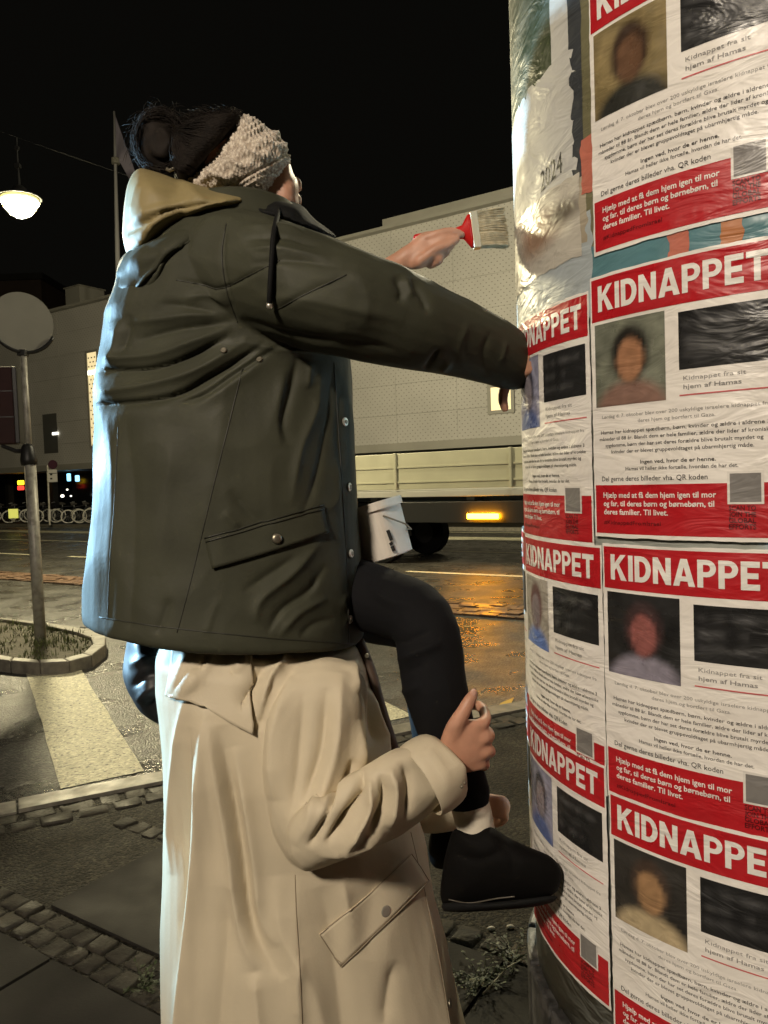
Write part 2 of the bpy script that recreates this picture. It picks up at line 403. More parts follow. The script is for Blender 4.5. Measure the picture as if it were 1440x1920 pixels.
# sign post on the island: round sign seen from behind, dark red box at its side
b0 = G(76, 1200, .045); dp = float(proj([b0])[2][0])
def up(x, y, d=dp): return P(x, y, d)
t = thing('sign_post', 'grey steel post with round sign seen from behind, standing on the grassy island', 'sign post', b0)
top = up(43, 655); mid = up(56, 862)
MB().tube([b0 - (0, 0, .1), mid], .062, 16).build('lower_post', M['galv'], t, smooth=True)
MB().tube([mid, top], .034, 14).build('upper_post', M['galv'], t, smooth=True)
MB().tube([up(55, 872), up(54, 862), up(52, 838), up(52, 832)], [.085, .09, .068, .04], 16).build('collar', M['black_iron'], t, smooth=True)
sc_ = up(42, 604); ax = np.array([.78, .62, 0]); ax /= np.linalg.norm(ax); nrm = np.array([ax[1], -ax[0], 0])
R_ = .335
mb = MB(); ring = lambda o, r: [sc_ + nrm * o + ax * r * math.cos(a * math.pi / 24) + np.array([0, 0, 1]) * r * math.sin(a * math.pi / 24) for a in range(48)]
mb.loft([ring(.006, R_ - .012), ring(.006, R_), ring(-.012, R_), ring(-.012, R_ - .02), ring(-.004, R_ - .022)]); mb.build('sign_disc', M['signback'], t)
arc = [sc_ + nrm * .03 + ax * (R_ + .012) * math.cos(a) + np.array([0, 0, 1]) * (R_ + .012) * math.sin(a) for a in np.linspace(math.radians(205), math.radians(335), 16)]
MB().tube(arc, .021, 8).build('sign_fork', M['black_iron'], t, smooth=True)
MB().box(up(43, 662), (.1, .1, .07)).build('fork_clamp', M['black_iron'], t, bevel=.01)
MB().tube([up(50, 846), up(30, 846), up(4, 836)], [.03, .025, .022], 8).build('bracket', M['black_iron'], t)
bc = up(-24, 762)
axb = (np.array([.98, .2, 0]), np.array([-.2, .98, 0]), np.array([0, 0, 1.]))
bxo = thing('signal_box', 'dark red boxed panel bracketed to the island sign post', 'sign box', bc - (0, 0, .45))
MB().box(bc, (.62, .2, .87), axb).build('casing', M['dark_red'], bxo, bevel=.02)
for zz in (-.13, .16):
    MB().box(bc + axb[1] * -.101 + (0, 0, zz), (.6, .006, .012), axb).build('joint', M['black_iron'], bxo)
MB().box(bc + axb[0] * .33, (.05, .24, .86), axb).build('side_frame', M['black_iron'], bxo, bevel=.008)

# road markings and far kerb
for nm, v, wd, u0, u1, m in (('lane_line', 15.9, .14, -60, 20, 'paint'), ('cycle_lane_band', 19.2, .9, -60, 30, 'paint'), ('edge_line', 21.2, .16, -60, 30, 'paint')):
    sheet(nm, [S(u0, v - wd / 2), S(u1, v - wd / 2), S(u1, v + wd / 2), S(u0, v + wd / 2)], ROADZ + .006, M[m])
for k in range(9):
    u0 = -44 + k * 5.2
    sheet('lane_dash', [S(u0, 12.22), S(u0 + 3.6, 12.22), S(u0 + 3.6, 12.38), S(u0, 12.38)], ROADZ + .006, M['paint'])
M['strip'] = mat('brick_strip', (.12, .075, .05), .42, var=.5, vscale=4, rvar=.15, bump=.5, bscale=60, bdist=.006, world=True)
mb = MB()
for r in range(5):
    u = -24.
    while u < 4:
        L = random.uniform(.16, .26); mb.sbox(u + L / 2, 8.72 + r * .16, ROADZ + random.uniform(-.01, .012), (L * .92, .145, .06)); u += L
tag(mb.build('brick_strip', M['strip'], bevel=0), 'strip of reddish paving bricks dividing the lanes', 'paving', kind='stuff')
fp = MB(); fp.prism([S(-80, 22.0), S(40, 22.0), S(40, 30), S(-80, 30)], -.2, .06); tag(fp.build('far_pavement', M['pave_asphalt']), kind='structure')
fk = MB(); fk.prism([S(-80, 21.8), S(40, 21.8), S(40, 21.99), S(-80, 21.99)], -.2, .075); tag(fk.build('far_kerb', M['kerb']), kind='structure')

# ------------------------------------------------------------------ white perforated building
FV, Z0, Z1 = 24.9, 2.95, 11.0
bld = thing('white_building', 'long white building with perforated tile facade, dark open ground floor and lit window strips', 'building', S(-20, FV))
CW, RH = 2.6, (Z1 - Z0) / 7
pm = None
winpx = {}
for i in range(-18, 3):
    for j in range(7):
        c = S((i + .5) * CW, FV + .1, Z0 + (j + .5) * RH)
        if pm is None:
            pm = MB().box((0, 0, 0), (CW - .008, .2, RH - .008)).mesh('facade_panel'); pm.materials.append(M['facade'])
        o = bpy.data.objects.new('facade_panel', pm); COL.objects.link(o); o.location = c + SV * random.uniform(-.006, .006); o.rotation_euler = (0, 0, YAW); setp(o, bld)
mb = MB()
for j in range(int((Z1 - Z0) / .11)):
    for i in range(int(21 * CW / .22)):
        u = -18 * CW + i * .22 + (.11 if j % 2 else 0); z = Z0 + .08 + j * .11
        if u < -46 or u > -4: continue
        q = S(u, FV - .009, z); r = .028
        mb.add([q + SU * r * math.cos(a) + np.array([0, 0, .8 * r * math.sin(a)]) for a in np.arange(6) * math.pi / 3], [(0, 1, 2, 3, 4, 5)])
tag(mb.build('perforation', M['facade_hole'], bld), kind='stuff')
MB().sbox(-22, FV + 2.6, (Z0 + Z1) / 2, (56, 4.7, Z1 - Z0)).build('core_wall', M['facade_trim'], bld)
MB().sbox(-22, FV + 2.2, Z1 + .06, (56.4, 5, .12)).build('roof', M['facade_trim'], bld)
MB().sbox(-6.0, FV + .7, Z1 + .32, (20, 1.2, .4)).build('parapet', M['facade_trim'], bld)
MB().sbox(-22, FV + 2.4, Z0 - .12, (56.2, 5.0, .22)).build('soffit', M['facade_trim'], bld)
MB().sbox(-22, FV + .02, Z0 + .02, (56, .12, .12)).build('lower_trim', M['facade_trim'], bld)
MB().sbox(-22, FV + 3.4, 1.4, (56, .3, 2.8)).build('shop_glazing', M['dark_glass'], bld)
for k in range(12):
    MB().sbox(-46 + k * 4.6, FV + 2.6, 1.4, (.35, .35, 2.75)).build('column', M['dark_wall'], bld)
def fpt(x, y):   # photograph pixel -> (u, z) on the facade plane
    v = _f + (x - 720) / F * RV + (960 - y) / F * UV
    tt = FV / (v @ SV); q = CAM * 0 + v * tt
    return float(q @ SU), float(CAMZ + q[2])
def fwin(x0, y0, x1, y1, m, frame=True):
    u0, z0 = fpt(x0, (y0 + y1) / 2); u1, _ = fpt(x1, (y0 + y1) / 2); _, za = fpt((x0 + x1) / 2, y0); _, zb = fpt((x0 + x1) / 2, y1)
    wv = MB().sbox((u0 + u1) / 2, FV - .012, (za + zb) / 2, (u1 - u0, .03, za - zb)).build('window', m, bld)
    if frame:
        for uu in (u0, u1): MB().sbox(uu, FV - .03, (za + zb) / 2, (.12, .08, za - zb + .14)).build('frame', M['facade_trim'], wv)
        for zz in (za, zb): MB().sbox((u0 + u1) / 2, FV - .028, zz, (u1 - u0 - .12, .074, .12)).build('frame', M['facade_trim'], wv)
    return wv, (u0, u1, zb, za)
wv, (u0, u1, zb, za) = fwin(167, 658, 188, 838, M['win_lit'])
mb = MB()
for j in range(int((za - zb) / .22)):
    for i in range(3):
        q = S(u0 + .16 + (i + (.5 if j % 2 else 0)) * (u1 - u0) / 3.6, FV - .034, zb + .1 + j * .22)
        mb.box(q, (.09, .012, .07), (SU, SV, np.array([0, 0, 1.])))
tag(mb.build('screen_dots', M['facade_trim'], wv), kind='stuff')
q = S((u0 + u1) / 2, FV - .06, fpt(178, 698)[1]); MB().box(q, (.7, .03, .22), (SU, SV, np.array([0, 0, 1.]))).build('lamp', M['win_hot'], wv)
wv2, _ = fwin(82, 776, 108, 850, M['win_dim'], False)
q = S(fpt(105, 813)[0], FV - .05, fpt(105, 813)[1]); MB().box(q, (.5, .03, .14), (SU, SV, np.array([0, 0, 1.]))).build('lamp', M['win_hot'], wv2)
fwin(918, 722, 962, 772, M['win_lit'])
# signs and lights glowing under the overhang
for nm, x, y, sz, col, st, lab in (('yellow_sign', 39, 905, (.62, .08, .26), (1, .62, .02), 3.0, 'small glowing yellow sign under the dark overhang'),
                                   ('red_sign', 39, 915, (.62, .08, .24), (1, .05, .03), 2.0, 'small glowing red sign below the yellow one under the overhang'),
                                   ('blue_lamp', 129, 895, (.30, .08, .42), (.25, .7, 1), 2.6, 'tilted pale blue light tube inside the dark ground floor'),
                                   ('blue_lamp', 145, 897, (.34, .08, .34), (.3, .65, 1), 2.2, 'round pale blue light right of the tilted tube')):
    v = _f + (x - 720) / F * RV + (960 - y) / F * UV; q = CAM + v * ((FV + 1.2) / (v @ SV))
    lm = thing(nm, lab, 'light' if 'lamp' in nm else 'sign', q - (0, 0, sz[2] / 2))
    MB().box(q, sz, (SU, SV, np.array([0, 0, 1.]))).build('housing', mat(nm, col, .4, emit=col, estr=st), lm, bevel=.05)
    MB().box(q + SV * .08, (sz[0] * .5, .08, sz[2] * .5), (SU, SV, np.array([0, 0, 1.]))).build('mount', M['black_iron'], lm)
for x, y, lab in ((117, 930, 'larger white lamp glinting behind the parked bicycles'), (126, 918, 'small white lamp glinting high behind the bicycles'), (133, 930, 'faint white lamp glinting right of the larger one')):
    v = _f + (x - 720) / F * RV + (960 - y) / F * UV; q = CAM + v * ((FV + 2.2) / (v @ SV)); r = .11 if x == 117 else .06
    tag(MB().ell(q, (r, r * .7, r * .8)).build('wall_lamp', M['win_hot'], smooth=True), lab, 'lamp', 'lamps behind the bicycles')
# roof box and far dark building, flagpole
q = P(160, 566, 43)
t = thing('roof_box', 'pale plant room box standing on the white building roof', 'roof box', q - (0, 0, .6))
MB().box(q, (1.25, 1.6, 1.3), (SU, SV, np.array([0, 0, 1.]))).build('casing', M['facade_trim'], t); MB().box(q + (0, 0, .68), (1.4, 1.75, .06), (SU, SV, np.array([0, 0, 1.]))).build('cap', M['galv'], t)
t = thing('brick_building', 'dark reddish brick block rising behind the white building at far left', 'building', (-36, 68, 0))
MB().box((-36, 70, 9.5), (17, 12, 19)).build('wall', M['brick_far'], t); MB().box((-36, 70, 19.2), (17.5, 12.5, .5)).build('roof', M['dark_wall'], t)
for i in range(5):
    for j in range(3):
        MB().box((-42 + i * 2.9, 63.97, 12.2 + j * 2.3), (1.1, .1, 1.3)).build('window', M['dark_glass'], t)
fb = G(231, 968, .06); dd = float(proj([P(226, 500, 36.5)])[2][0])
p0 = P(232, 962, 36.5); p1 = P(214, 209, 36.5)
t = thing('flagpole', 'tall white flagpole with limp grey flag left of the seated person', 'flagpole', p0)
MB().tube([p0 - (0, 0, .6), p0 + (p1 - p0) * .66, p1], [.12, .11, .05], 12).build('pole', mat('pole_white', (.5, .49, .5), .45, emit=None), t, smooth=True)
q = P(217, 302, 36.4); MB().tube([q - (0, 0, .12), q + (0, 0, .12)], .2, 10).build('cleat', M['galv'], t)
fl = []
mb = MB(); NX, NY = 16, 12
tp = [(216, 216), (232, 262), (246, 300), (258, 335)]; bt = [(217, 300), (226, 306), (240, 332), (252, 350)]
for j in range(NY + 1):
    for i in range(NX + 1):
        s_ = i / NX; k = min(int(s_ * 3), 2); fr = s_ * 3 - k
        a = np.array(tp[k]) * (1 - fr) + np.array(tp[k + 1]) * fr; b = np.array(bt[k]) * (1 - fr) + np.array(bt[k + 1]) * fr
        x, y = a + (b - a) * j / NY
        fl.append(P(x, y, 36.5 + .28 * math.sin(s_ * 9 + j * .25) * s_ ** .5))
mb.add(fl, [(j * (NX + 1) + i, j * (NX + 1) + i + 1, (j + 1) * (NX + 1) + i + 1, (j + 1) * (NX + 1) + i) for j in range(NY) for i in range(NX)])
fo = mb.build('flag', mat('flag_cloth', (.22, .20, .26), .8, damt=.9, dark=(.03, .03, .035), dscale=.9), t, smooth=True)
so = fo.modifiers.new('solid', 'SOLIDIFY'); so.thickness = .02
# no-stopping sign with plate
d = 34.0; b1 = P(93, 976, d)
t = thing('parking_sign', 'round dark sign over a white plate on a thin post by the bicycles', 'traffic sign', b1)
MB().tube([b1 - (0, 0, .2), P(89, 872, d)], .045, 8).build('post', M['galv'], t); MB().tube([b1, P(93, 955, d)], .07, 8).build('post_sleeve', M['facade'], t)
c = P(99, 871, d - .08)
MB().tube([c - (0, .02, 0), c + (0, .02, 0)], .2, 20).build('sign_disc', mat('sign_blue', (.05, .015, .03), .4), t)
c = P(99, 892, d - .08); MB().box(c, (.39, .03, .55)).build('plate', M['facade'], t)
for dy in (-3, 4):
    MB().box(P(96, 893 + dy * 1.1, d - .1), (.1, .01, .07)).build('plate_mark', M['black_iron'], t)
MB().box(P(99, 887.5, d - .1), (.36, .01, .03)).build('plate_mark', M['black_iron'], t)
q = P(25, 963, 33); t = thing('yellow_marker', 'bright yellow square panel on a short foot in front of the bicycles', 'marker', q - (0, 0, .35))
MB().box(q, (.40, .05, .40)).build('panel', mat('yellow_panel', (.8, .8, .18), .5, emit=(.9, .9, .2), estr=.45), t); MB().box(q - (0, 0, .27), (.09, .05, .16)).build('foot', M['galv'], t)

# bicycles
M['rim'] = mat('rim', (.5, .5, .5), .35, metal=.5); M['tyre'] = mat('tyre', (.7, .67, .6), .6); M['tyre_black'] = mat('tyre_black', (.03, .03, .03), .6); M['bike'] = mat('bike_paint', (.03, .03, .035), .35); M['saddle'] = mat('saddle', (.025, .02, .018), .6)
def torus(mb, c, R, r, n=24, k=6):
    mb.add([c + np.array([(R + r * math.cos(b)) * math.cos(a), r * math.sin(b), (R + r * math.cos(b)) * math.sin(a)]) for a in np.arange(n) * 2 * math.pi / n for b in np.arange(k) * 2 * math.pi / k],
           [(i * k + j, i * k + (j + 1) % k, ((i + 1) % n) * k + (j + 1) % k, ((i + 1) % n) * k + j) for i in range(n) for j in range(k)])
def bicycle():
    t = thing('bicycle', 'x', 'bicycle', local=True)
    A = np.array
    for x in (-.52, .52):
        mb = MB(); torus(mb, A([x, 0, .34]), .325, .022); wh = mb.build('wheel', M['tyre'], t, smooth=True)
        mb = MB(); torus(mb, A([x, 0, .34]), .295, .012); mb.build('rim', M['rim'], wh)
        mb = MB()
        for a in range(12): mb.tube([A([x, 0, .34]), A([x + .29 * math.cos(a * math.pi / 6), 0, .34 + .29 * math.sin(a * math.pi / 6)])], .003, 4)
        mb.build('spokes', M['rim'], wh)
    mb = MB(); bb, st, hd, rx, fx = A([-.1, 0, .3]), A([-.2, 0, .78]), A([.36, 0, .82]), A([-.52, 0, .34]), A([.52, 0, .34])
    for a, b in ((bb, st), (st, hd), (bb, hd - (0, 0, .12)), (rx, bb), (rx, st), (hd + (-.02, 0, .1), fx)): mb.tube([a, b], .018, 8)
    mb.build('frame', M['bike'], t)
    MB().tube([A([.2, -.27, .98]), A([.33, -.2, 1.02]), A([.36, 0, 1.0]), A([.33, .2, 1.02]), A([.2, .27, .98])], .014, 8).build('handlebar', M['rim'], t)
    MB().tube([A([-.34, 0, .93]), A([-.2, 0, .94]), A([-.05, 0, .92])], [.09, .07, .025], 10, flat=.4).build('saddle', M['saddle'], t)
    MB().tube([st, A([-.2, 0, .92])], .014, 8).build('seat_post', M['rim'], t)
    mb = MB(); mb.add([A([-.52 + .365 * math.cos(a), y, .34 + .365 * math.sin(a)]) for a in np.linspace(.3, 3.0, 12) for y in (-.03, .03)], [(2 * i, 2 * i + 1, 2 * i + 3, 2 * i + 2) for i in range(11)]); mb.build('mudguard', M['bike'], t)
    return t
bk = bicycle()
bikes = [(10, 'bicycle parked left of the yellow marker panel at the far left'), (38, 'bicycle half hidden behind the island sign post'), (70, 'bicycle parked just right of the island sign post'),
         (90, 'bicycle parked behind the thin parking sign post'), (125, 'pale tyred bicycle, first right of the parking sign gap'), (150, 'bicycle with upright pale wheel, second right of the parking sign'),
         (171, 'bicycle third right of the parking sign'), (190, 'bicycle half hidden behind the dark green raincoat')]
for i, (x, lab) in enumerate(bikes):
    v = _f + (x - 720) / F * RV + (960 - 970) / F * UV
    q = v * (23.4 / (v @ SV)); q = np.array([q[0], q[1], .06])
    o = bk if i == 0 else dup(bk)
    o.location = q; o.rotation_euler = (0, random.uniform(-.06, .06), YAW + 1.05 + random.uniform(-.12, .12)); o['label'] = lab; o['group'] = 'bicycles parked under the overhang'

# ------------------------------------------------------------------ lorry passing on the road
M['board'] = mat('drop_side_board', (.36, .35, .26), .42, var=.08, vscale=2, bump=.1, bscale=6, bdist=.01); M['rubber'] = mat('rubber', (.008, .008, .008), .85, spec=.15)
M['amber'] = mat('amber_marker', (1, .5, .05), .4, emit=(1, .36, .006), estr=110)
lu = float(S(0, 0)[0]); qb = G(850, 1062, ROADZ); LU, LV = float(qb @ SU), float(qb @ SV)
lor = thing('lorry', 'flatbed lorry with pale side boards and amber marker passing on the road', 'lorry', S(LU, LV + 1, ROADZ))
def lb(name, u, v, z, size, m, parent=None, bev=.01): return MB().sbox(LU + u, LV + v, z, size).build(name, m, parent or lor, bevel=bev)
bt_, tp_ = 1.45, 2.18
lb('bed', 0, 1.15, bt_ - .06, (7.6, 2.3, .12), M['facade_trim'])
for k in range(3):
    sd = lb('side_board', -2.52 + k * 2.53, .02, (bt_ + tp_) / 2 + .04, (2.48, .05, tp_ - bt_), M['board'])
    for zz in (-.18, .12): MB().sbox(LU - 2.52 + k * 2.53, LV - .012, (bt_ + tp_) / 2 + zz, (2.44, .02, .03)).build('rib', M['board'], sd)
    lb('side_board', -2.52 + k * 2.53, 2.28, (bt_ + tp_) / 2 + .04, (2.48, .05, tp_ - bt_), M['board'])
    lb('stake', -1.26 + k * 2.53 - (.0 if k < 2 else .02), -.005, (bt_ + tp_) / 2 + .04, (.06, .08, tp_ - bt_ + .02), M['board'])
lb('headboard', 3.85, 1.15, 2.1, (.08, 2.3, 1.3), M['facade_trim']); lb('tailboard', -3.82, 1.15, (bt_ + tp_) / 2, (.05, 2.3, tp_ - bt_), M['board'])
lb('chassis', .5, 1.15, 1.05, (8.6, .9, .3), M['black_iron']); lb('side_skirt', .3, .12, 1.02, (3.0, .06, .42), M['black_iron'])
lb('cab', 5.1, 1.15, 1.95, (2.0, 2.3, 2.2), mat('cab_paint', (.2, .22, .24), .3, coat=.4), bev=.08); lb('side_window', 5.2, -.01, 2.4, (1.1, .03, .7), M['dark_glass']); lb('windscreen', 6.1, 1.15, 2.4, (.03, 2.0, .8), M['dark_glass'])
for uu in (-2.9, -1.75, 4.9):
    for vv in (.22, 2.05):
        c = S(LU + uu, LV + vv, ROADZ + .5)
        wh = MB().tube([c - SV * .15, c - SV * .14, c + SV * .14, c + SV * .15], [.44, .5, .5, .44], 28, up=(0, 0, 1)).build('wheel', M['rubber'], lor, smooth=False)
        MB().tube([c - SV * .16, c - SV * .10], [.24, .18], 20, up=(0, 0, 1)).build('hub', M['black_iron'], wh)
    MB().add([S(LU + uu + .58 * math.cos(a), LV + v2, ROADZ + .5 + .58 * math.sin(a)) for a in np.linspace(.1, 3.04, 14) for v2 in (.02, .42)], [(2 * i, 2 * i + 1, 2 * i + 3, 2 * i + 2) for i in range(13)]).build('mudguard', M['black_iron'], lor)
am = P(905, 968, 10); v = am - CAM; am = CAM + v * ((LV + .02) / (v @ SV))
MB().box(am, (.66, .06, .10), (SU, SV, np.array([0, 0, 1.]))).build('marker_lamp', M['amber'], lor, bevel=.02)
# ------------------------------------------------------------------ poster column
CC = np.array([.835, 1.53]); CR = .55
def pm_(name, color, rough=.44, attr=False, stain=.25):
    m = bpy.data.materials.new(name); m.use_nodes = True; nt = m.node_tree; n = nt.nodes; l = nt.links; b = n['Principled BSDF']
    geo = n.new('ShaderNodeNewGeometry')
    def nz(scale, sc=None, rot=None, typ='FBM', det=5., dist=0.):
        t = n.new('ShaderNodeTexNoise'); t.noise_type = typ; t.inputs['Scale'].default_value = scale; t.inputs['Detail'].default_value = det; t.inputs['Distortion'].default_value = dist
        mp = n.new('ShaderNodeMapping'); mp.inputs['Scale'].default_value = sc or (1, 1, 1); mp.inputs['Rotation'].default_value = rot or (0, 0, 0)
        l.new(geo.outputs['Position'], mp.inputs[0]); l.new(mp.outputs[0], t.inputs['Vector']); return t.outputs['Fac']
    def rng_(src, a, b_, lo, hi):
        r = n.new('ShaderNodeMapRange'); r.inputs[1].default_value = a; r.inputs[2].default_value = b_; r.inputs[3].default_value = lo; r.inputs[4].default_value = hi
        l.new(src, r.inputs[0]); return r.outputs[0]
    mx = n.new('ShaderNodeMix'); mx.data_type = 'RGBA'; mx.blend_type = 'MULTIPLY'
    if attr:
        at = n.new('ShaderNodeAttribute'); at.attribute_name = 'Col'; l.new(at.outputs['Color'], mx.inputs[6])
    else: mx.inputs[6].default_value = (*color, 1)
    mx.inputs[7].default_value = (.62, .58, .52, 1)
    l.new(rng_(nz(9., det=7.), .45, .75, 0, stain), mx.inputs[0]); l.new(mx.outputs[2], b.inputs['Base Color'])
    l.new(rng_(nz(16.), .35, .65, rough - .13, rough + .15), b.inputs['Roughness'])
    b1 = n.new('ShaderNodeBump'); b1.inputs['Strength'].default_value = .42; b1.inputs['Distance'].default_value = .006
    l.new(rng_(nz(9., (1, 1, 2.6), (.5, .3, 0), 'FBM', 3., 1.2), .3, .7, 0, 1), b1.inputs['Height'])
    b2 = n.new('ShaderNodeBump'); b2.inputs['Strength'].default_value = .30; b2.inputs['Distance'].default_value = .0025
    l.new(nz(26., (1, 1, 2.2), (.6, -.4, .3), 'RIDGED_MULTIFRACTAL', 3., .8), b2.inputs['Height']); l.new(b1.outputs[0], b2.inputs['Normal'])
    l.new(b2.outputs[0], b.inputs['Normal'])
    return m
M['paper'] = pm_('poster_paper', (.80, .765, .71)); M['pred'] = pm_('poster_red', (.44, .012, .018), .40); M['pwhite'] = pm_('poster_white_print', (.78, .76, .71))
M['pink'] = pm_('poster_black_print', (.035, .033, .032), .4); M['pgrey'] = pm_('poster_grey_print', (.25, .24, .23), .4); M['pcap'] = pm_('poster_dark_panel', (.022, .022, .023), .42)
M['pdk'] = pm_('poster_dark_on_red', (.10, .006, .008), .4); M['pcode'] = pm_('poster_code_patch', (.72, .69, .64), .4); M['pcode2'] = pm_('poster_code_grey', (.20, .19, .18), .4); M['pphoto'] = pm_('poster_photo', (1, 1, 1), .36, True)
M['prule'] = pm_('poster_rule', (.55, .12, .12), .4)

def wrap(vs, dr):                    # flat (s, t) -> local column coordinates, column axis at the origin
    return [((CR + dr) * math.cos(s / CR), (CR + dr) * math.sin(s / CR), t) for s, t in vs]
def patch(s0, s1, t0, t1, dr, ns=16, nt=1, jag=None):
    vs = []
    for j in range(nt + 1):
        for i in range(ns + 1):
            s_, t_ = s0 + (s1 - s0) * i / ns, t0 + (t1 - t0) * j / nt
            if jag and (i in (0, ns) or j in (0, nt)):
                s_ += jag * noise.noise(Vector((s_ * 60, t_ * 60, jag * 900))); t_ += jag * noise.noise(Vector((s_ * 60, t_ * 60, 5 + jag * 900)))
            vs.append((s_, t_))
    return MB().add(wrap(vs, dr), [(j * (ns + 1) + i, j * (ns + 1) + i + 1, (j + 1) * (ns + 1) + i + 1, (j + 1) * (ns + 1) + i) for j in range(nt) for i in range(ns)])
_txt_cache = {}
def text2d(body, size, bold=0.0, align='LEFT', shear=0.0):
    c = bpy.data.curves.new('lettering', 'FONT'); c.body = body; c.size = size; c.align_x = align; c.offset = bold; c.shear = shear; c.resolution_u = 2; c.fill_mode = 'FRONT'
    o = bpy.data.objects.new('lettering', c); COL.objects.link(o)
    dg = bpy.context.evaluated_depsgraph_get(); e = o.evaluated_get(dg); me = e.to_mesh()
    vs = [(v.co.x, v.co.y) for v in me.vertices]; fs = [tuple(p.vertices) for p in me.polygons]
    e.to_mesh_clear(); bpy.data.objects.remove(o); bpy.data.curves.remove(c)
    return vs, fs
def fit(line, s0, s1, t, h, bold=0.0, center=False):
    """one line of lettering with its cap height h, squeezed to span s0..s1 at base line t"""
    vs, fs = text2d(line, 1.0, bold)
    xs = [v[0] for v in vs]; a, b = min(xs), max(xs); k = (s1 - s0) / (b - a)
    return [(s0 + (x - a) * k, t + y * h / .72) for x, y in vs], fs
def lines(mb, rows, dr):
    for r in rows:
        vs, fs = fit(*r); mb.add(wrap(vs, dr), fs)
    return mb
def arcstrip(cx, cy, ro, ri, n=10):
    out = []
    for k in range(n):
        a0, a1 = math.pi / 2 - math.pi * k / n, math.pi / 2 - math.pi * (k + 1) / n
        out.append([(cx + ro[0] * math.cos(a0) ** 1, cy + ro[1] * math.sin(a0)), (cx + ri[0] * math.cos(a0), cy + ri[1] * math.sin(a0)), (cx + ri[0] * math.cos(a1), cy + ri[1] * math.sin(a1)), (cx + ro[0] * math.cos(a1), cy + ro[1] * math.sin(a1))])
    return out
R4 = lambda a, b, c, d: [(a, b), (c, b), (c, d), (a, d)]
s_ = .26
GLY = {'K': (.96, [R4(0, 0, s_, 1), [(s_, .38), (.92, 1), (.60, 1), (s_, .66)], [(.36, .466), (.62, 0), (.96, 0), (.52, .6185)]]),
       'I': (s_, [R4(0, 0, s_, 1)]),
       'D': (.88, [R4(0, 0, s_, 1), R4(s_, 0, .36, .2), R4(s_, .8, .36, 1)] + arcstrip(.36, .5, (.52, .5), (.25, .3))),
       'N': (.90, [R4(0, 0, s_, 1), R4(.90 - s_, 0, .90, 1), [(s_, 1), (s_, .58), (.90 - s_, 0), (.90 - s_, .42)]]),
       'A': (1.02, [[(0, 0), (.29, 0), (.51, .70), (.51, 1), (.36, 1)], [(.51, 1), (.51, .70), (.73, 0), (1.02, 0), (.66, 1)], [(.3466, .18), (.6734, .18), (.617, .36), (.403, .36)]]),
       'P': (.82, [R4(0, 0, s_, 1), R4(s_, .38, .42, .56), R4(s_, .82, .42, 1)] + arcstrip(.42, .69, (.40, .31), (.15, .13))),
       'E': (.76, [R4(0, 0, s_, 1), R4(s_, 0, .76, .21), R4(s_, .4, .70, .6), R4(s_, .79, .76, 1)]),
       'T': (.86, [R4(0, .78, .86, 1), R4(.43 - s_ / 2, 0, .43 + s_ / 2, .78)])}
def headline(mb, word, s0, s1, t, h, dr):
    gap = .10; tot = sum(GLY[c][0] for c in word) + gap * (len(word) - 1); k = (s1 - s0) / tot; x = 0
    for c in word:
        for poly in GLY[c][1]:
            mb.add(wrap([(s0 + (x + a) * k, t + b * h) for a, b in poly], dr), [tuple(range(len(poly)))])
        x += GLY[c][0] + gap
    return mb
PW, PH = .297, .420
def tt(fr): return PH / 2 - fr * PH
def ss(fr): return -PW / 2 + fr * PW
def flatmesh(mb, name, m):
    me = bpy.data.meshes.new(name); me.from_pydata(mb.v, [], mb.f); me.update(); me.materials.append(m); return me
L1, L2 = .0006, .0013
PM = {}
PM['paper'] = flatmesh(patch(-PW / 2, PW / 2, -PH / 2, PH / 2, 0, 26, 34, .0018), 'paper', M['paper'])
PM['header_band'] = flatmesh(patch(ss(.012), ss(.988), tt(.172), tt(.012), L1, 24, 2), 'header_band', M['pred'])
PM['headline'] = flatmesh(headline(MB(), 'KIDNAPPET', ss(.06), ss(.94), tt(.138), .041, L2), 'headline', M['pwhite'])
PM['caption_panel'] = flatmesh(patch(ss(.53), ss(.965), tt(.40), tt(.20), L1, 14, 2), 'caption_panel', M['pcap'])
PM['caption_text'] = flatmesh(lines(MB(), [('Kidnappet fra sit', ss(.55), ss(.84), tt(.438), .0066), ('hjem af Hamas', ss(.55), ss(.82), tt(.468), .0066, .012)], L1), 'caption_text', M['pgrey'])
PM['rule'] = flatmesh(patch(ss(.53), ss(.965), tt(.492), tt(.487), L1, 12, 1), 'rule', M['prule'])
PM['intro_text'] = flatmesh(lines(MB(), [('Lørdag d. 7. oktober blev over 200 uskyldige israelere kidnappet fra', ss(.07), ss(.94), tt(.545), .0055), ('deres hjem og bortført til Gaza.', ss(.30), ss(.70), tt(.570), .0055)], L1), 'intro_text', M['pgrey'])
PM['body_text'] = flatmesh(lines(MB(), [
    ('Hamas har kidnappet spædbørn, børn, kvinder og ældre i aldrene 3', ss(.06), ss(.94), tt(.605), .0058, .006), ('måneder til 88 år. Blandt dem er hele familier, ældre der lider af kroniske', ss(.05), ss(.95), tt(.630), .0058, .006),
    ('sygdomme, børn der har set deres forældre blive brutalt myrdet og', ss(.09), ss(.91), tt(.655), .0058, .006), ('kvinder der er blevet gruppevoldtaget på ubarmhjertig måde.', ss(.13), ss(.87), tt(.680), .0058, .006),
    ('Ingen ved, hvor de er henne.', ss(.31), ss(.70), tt(.722), .0060, .014), ('Hamas vil heller ikke fortælle, hvordan de har det.', ss(.22), ss(.80), tt(.746), .0058, .004), ('Del gerne deres billeder vha. QR koden', ss(.06), ss(.66), tt(.785), .0080, .004)], L1), 'body_text', M['pink'])
PM['footer_band'] = flatmesh(patch(ss(.012), ss(.988), tt(.985), tt(.80), L1, 24, 2), 'footer_band', M['pred'])
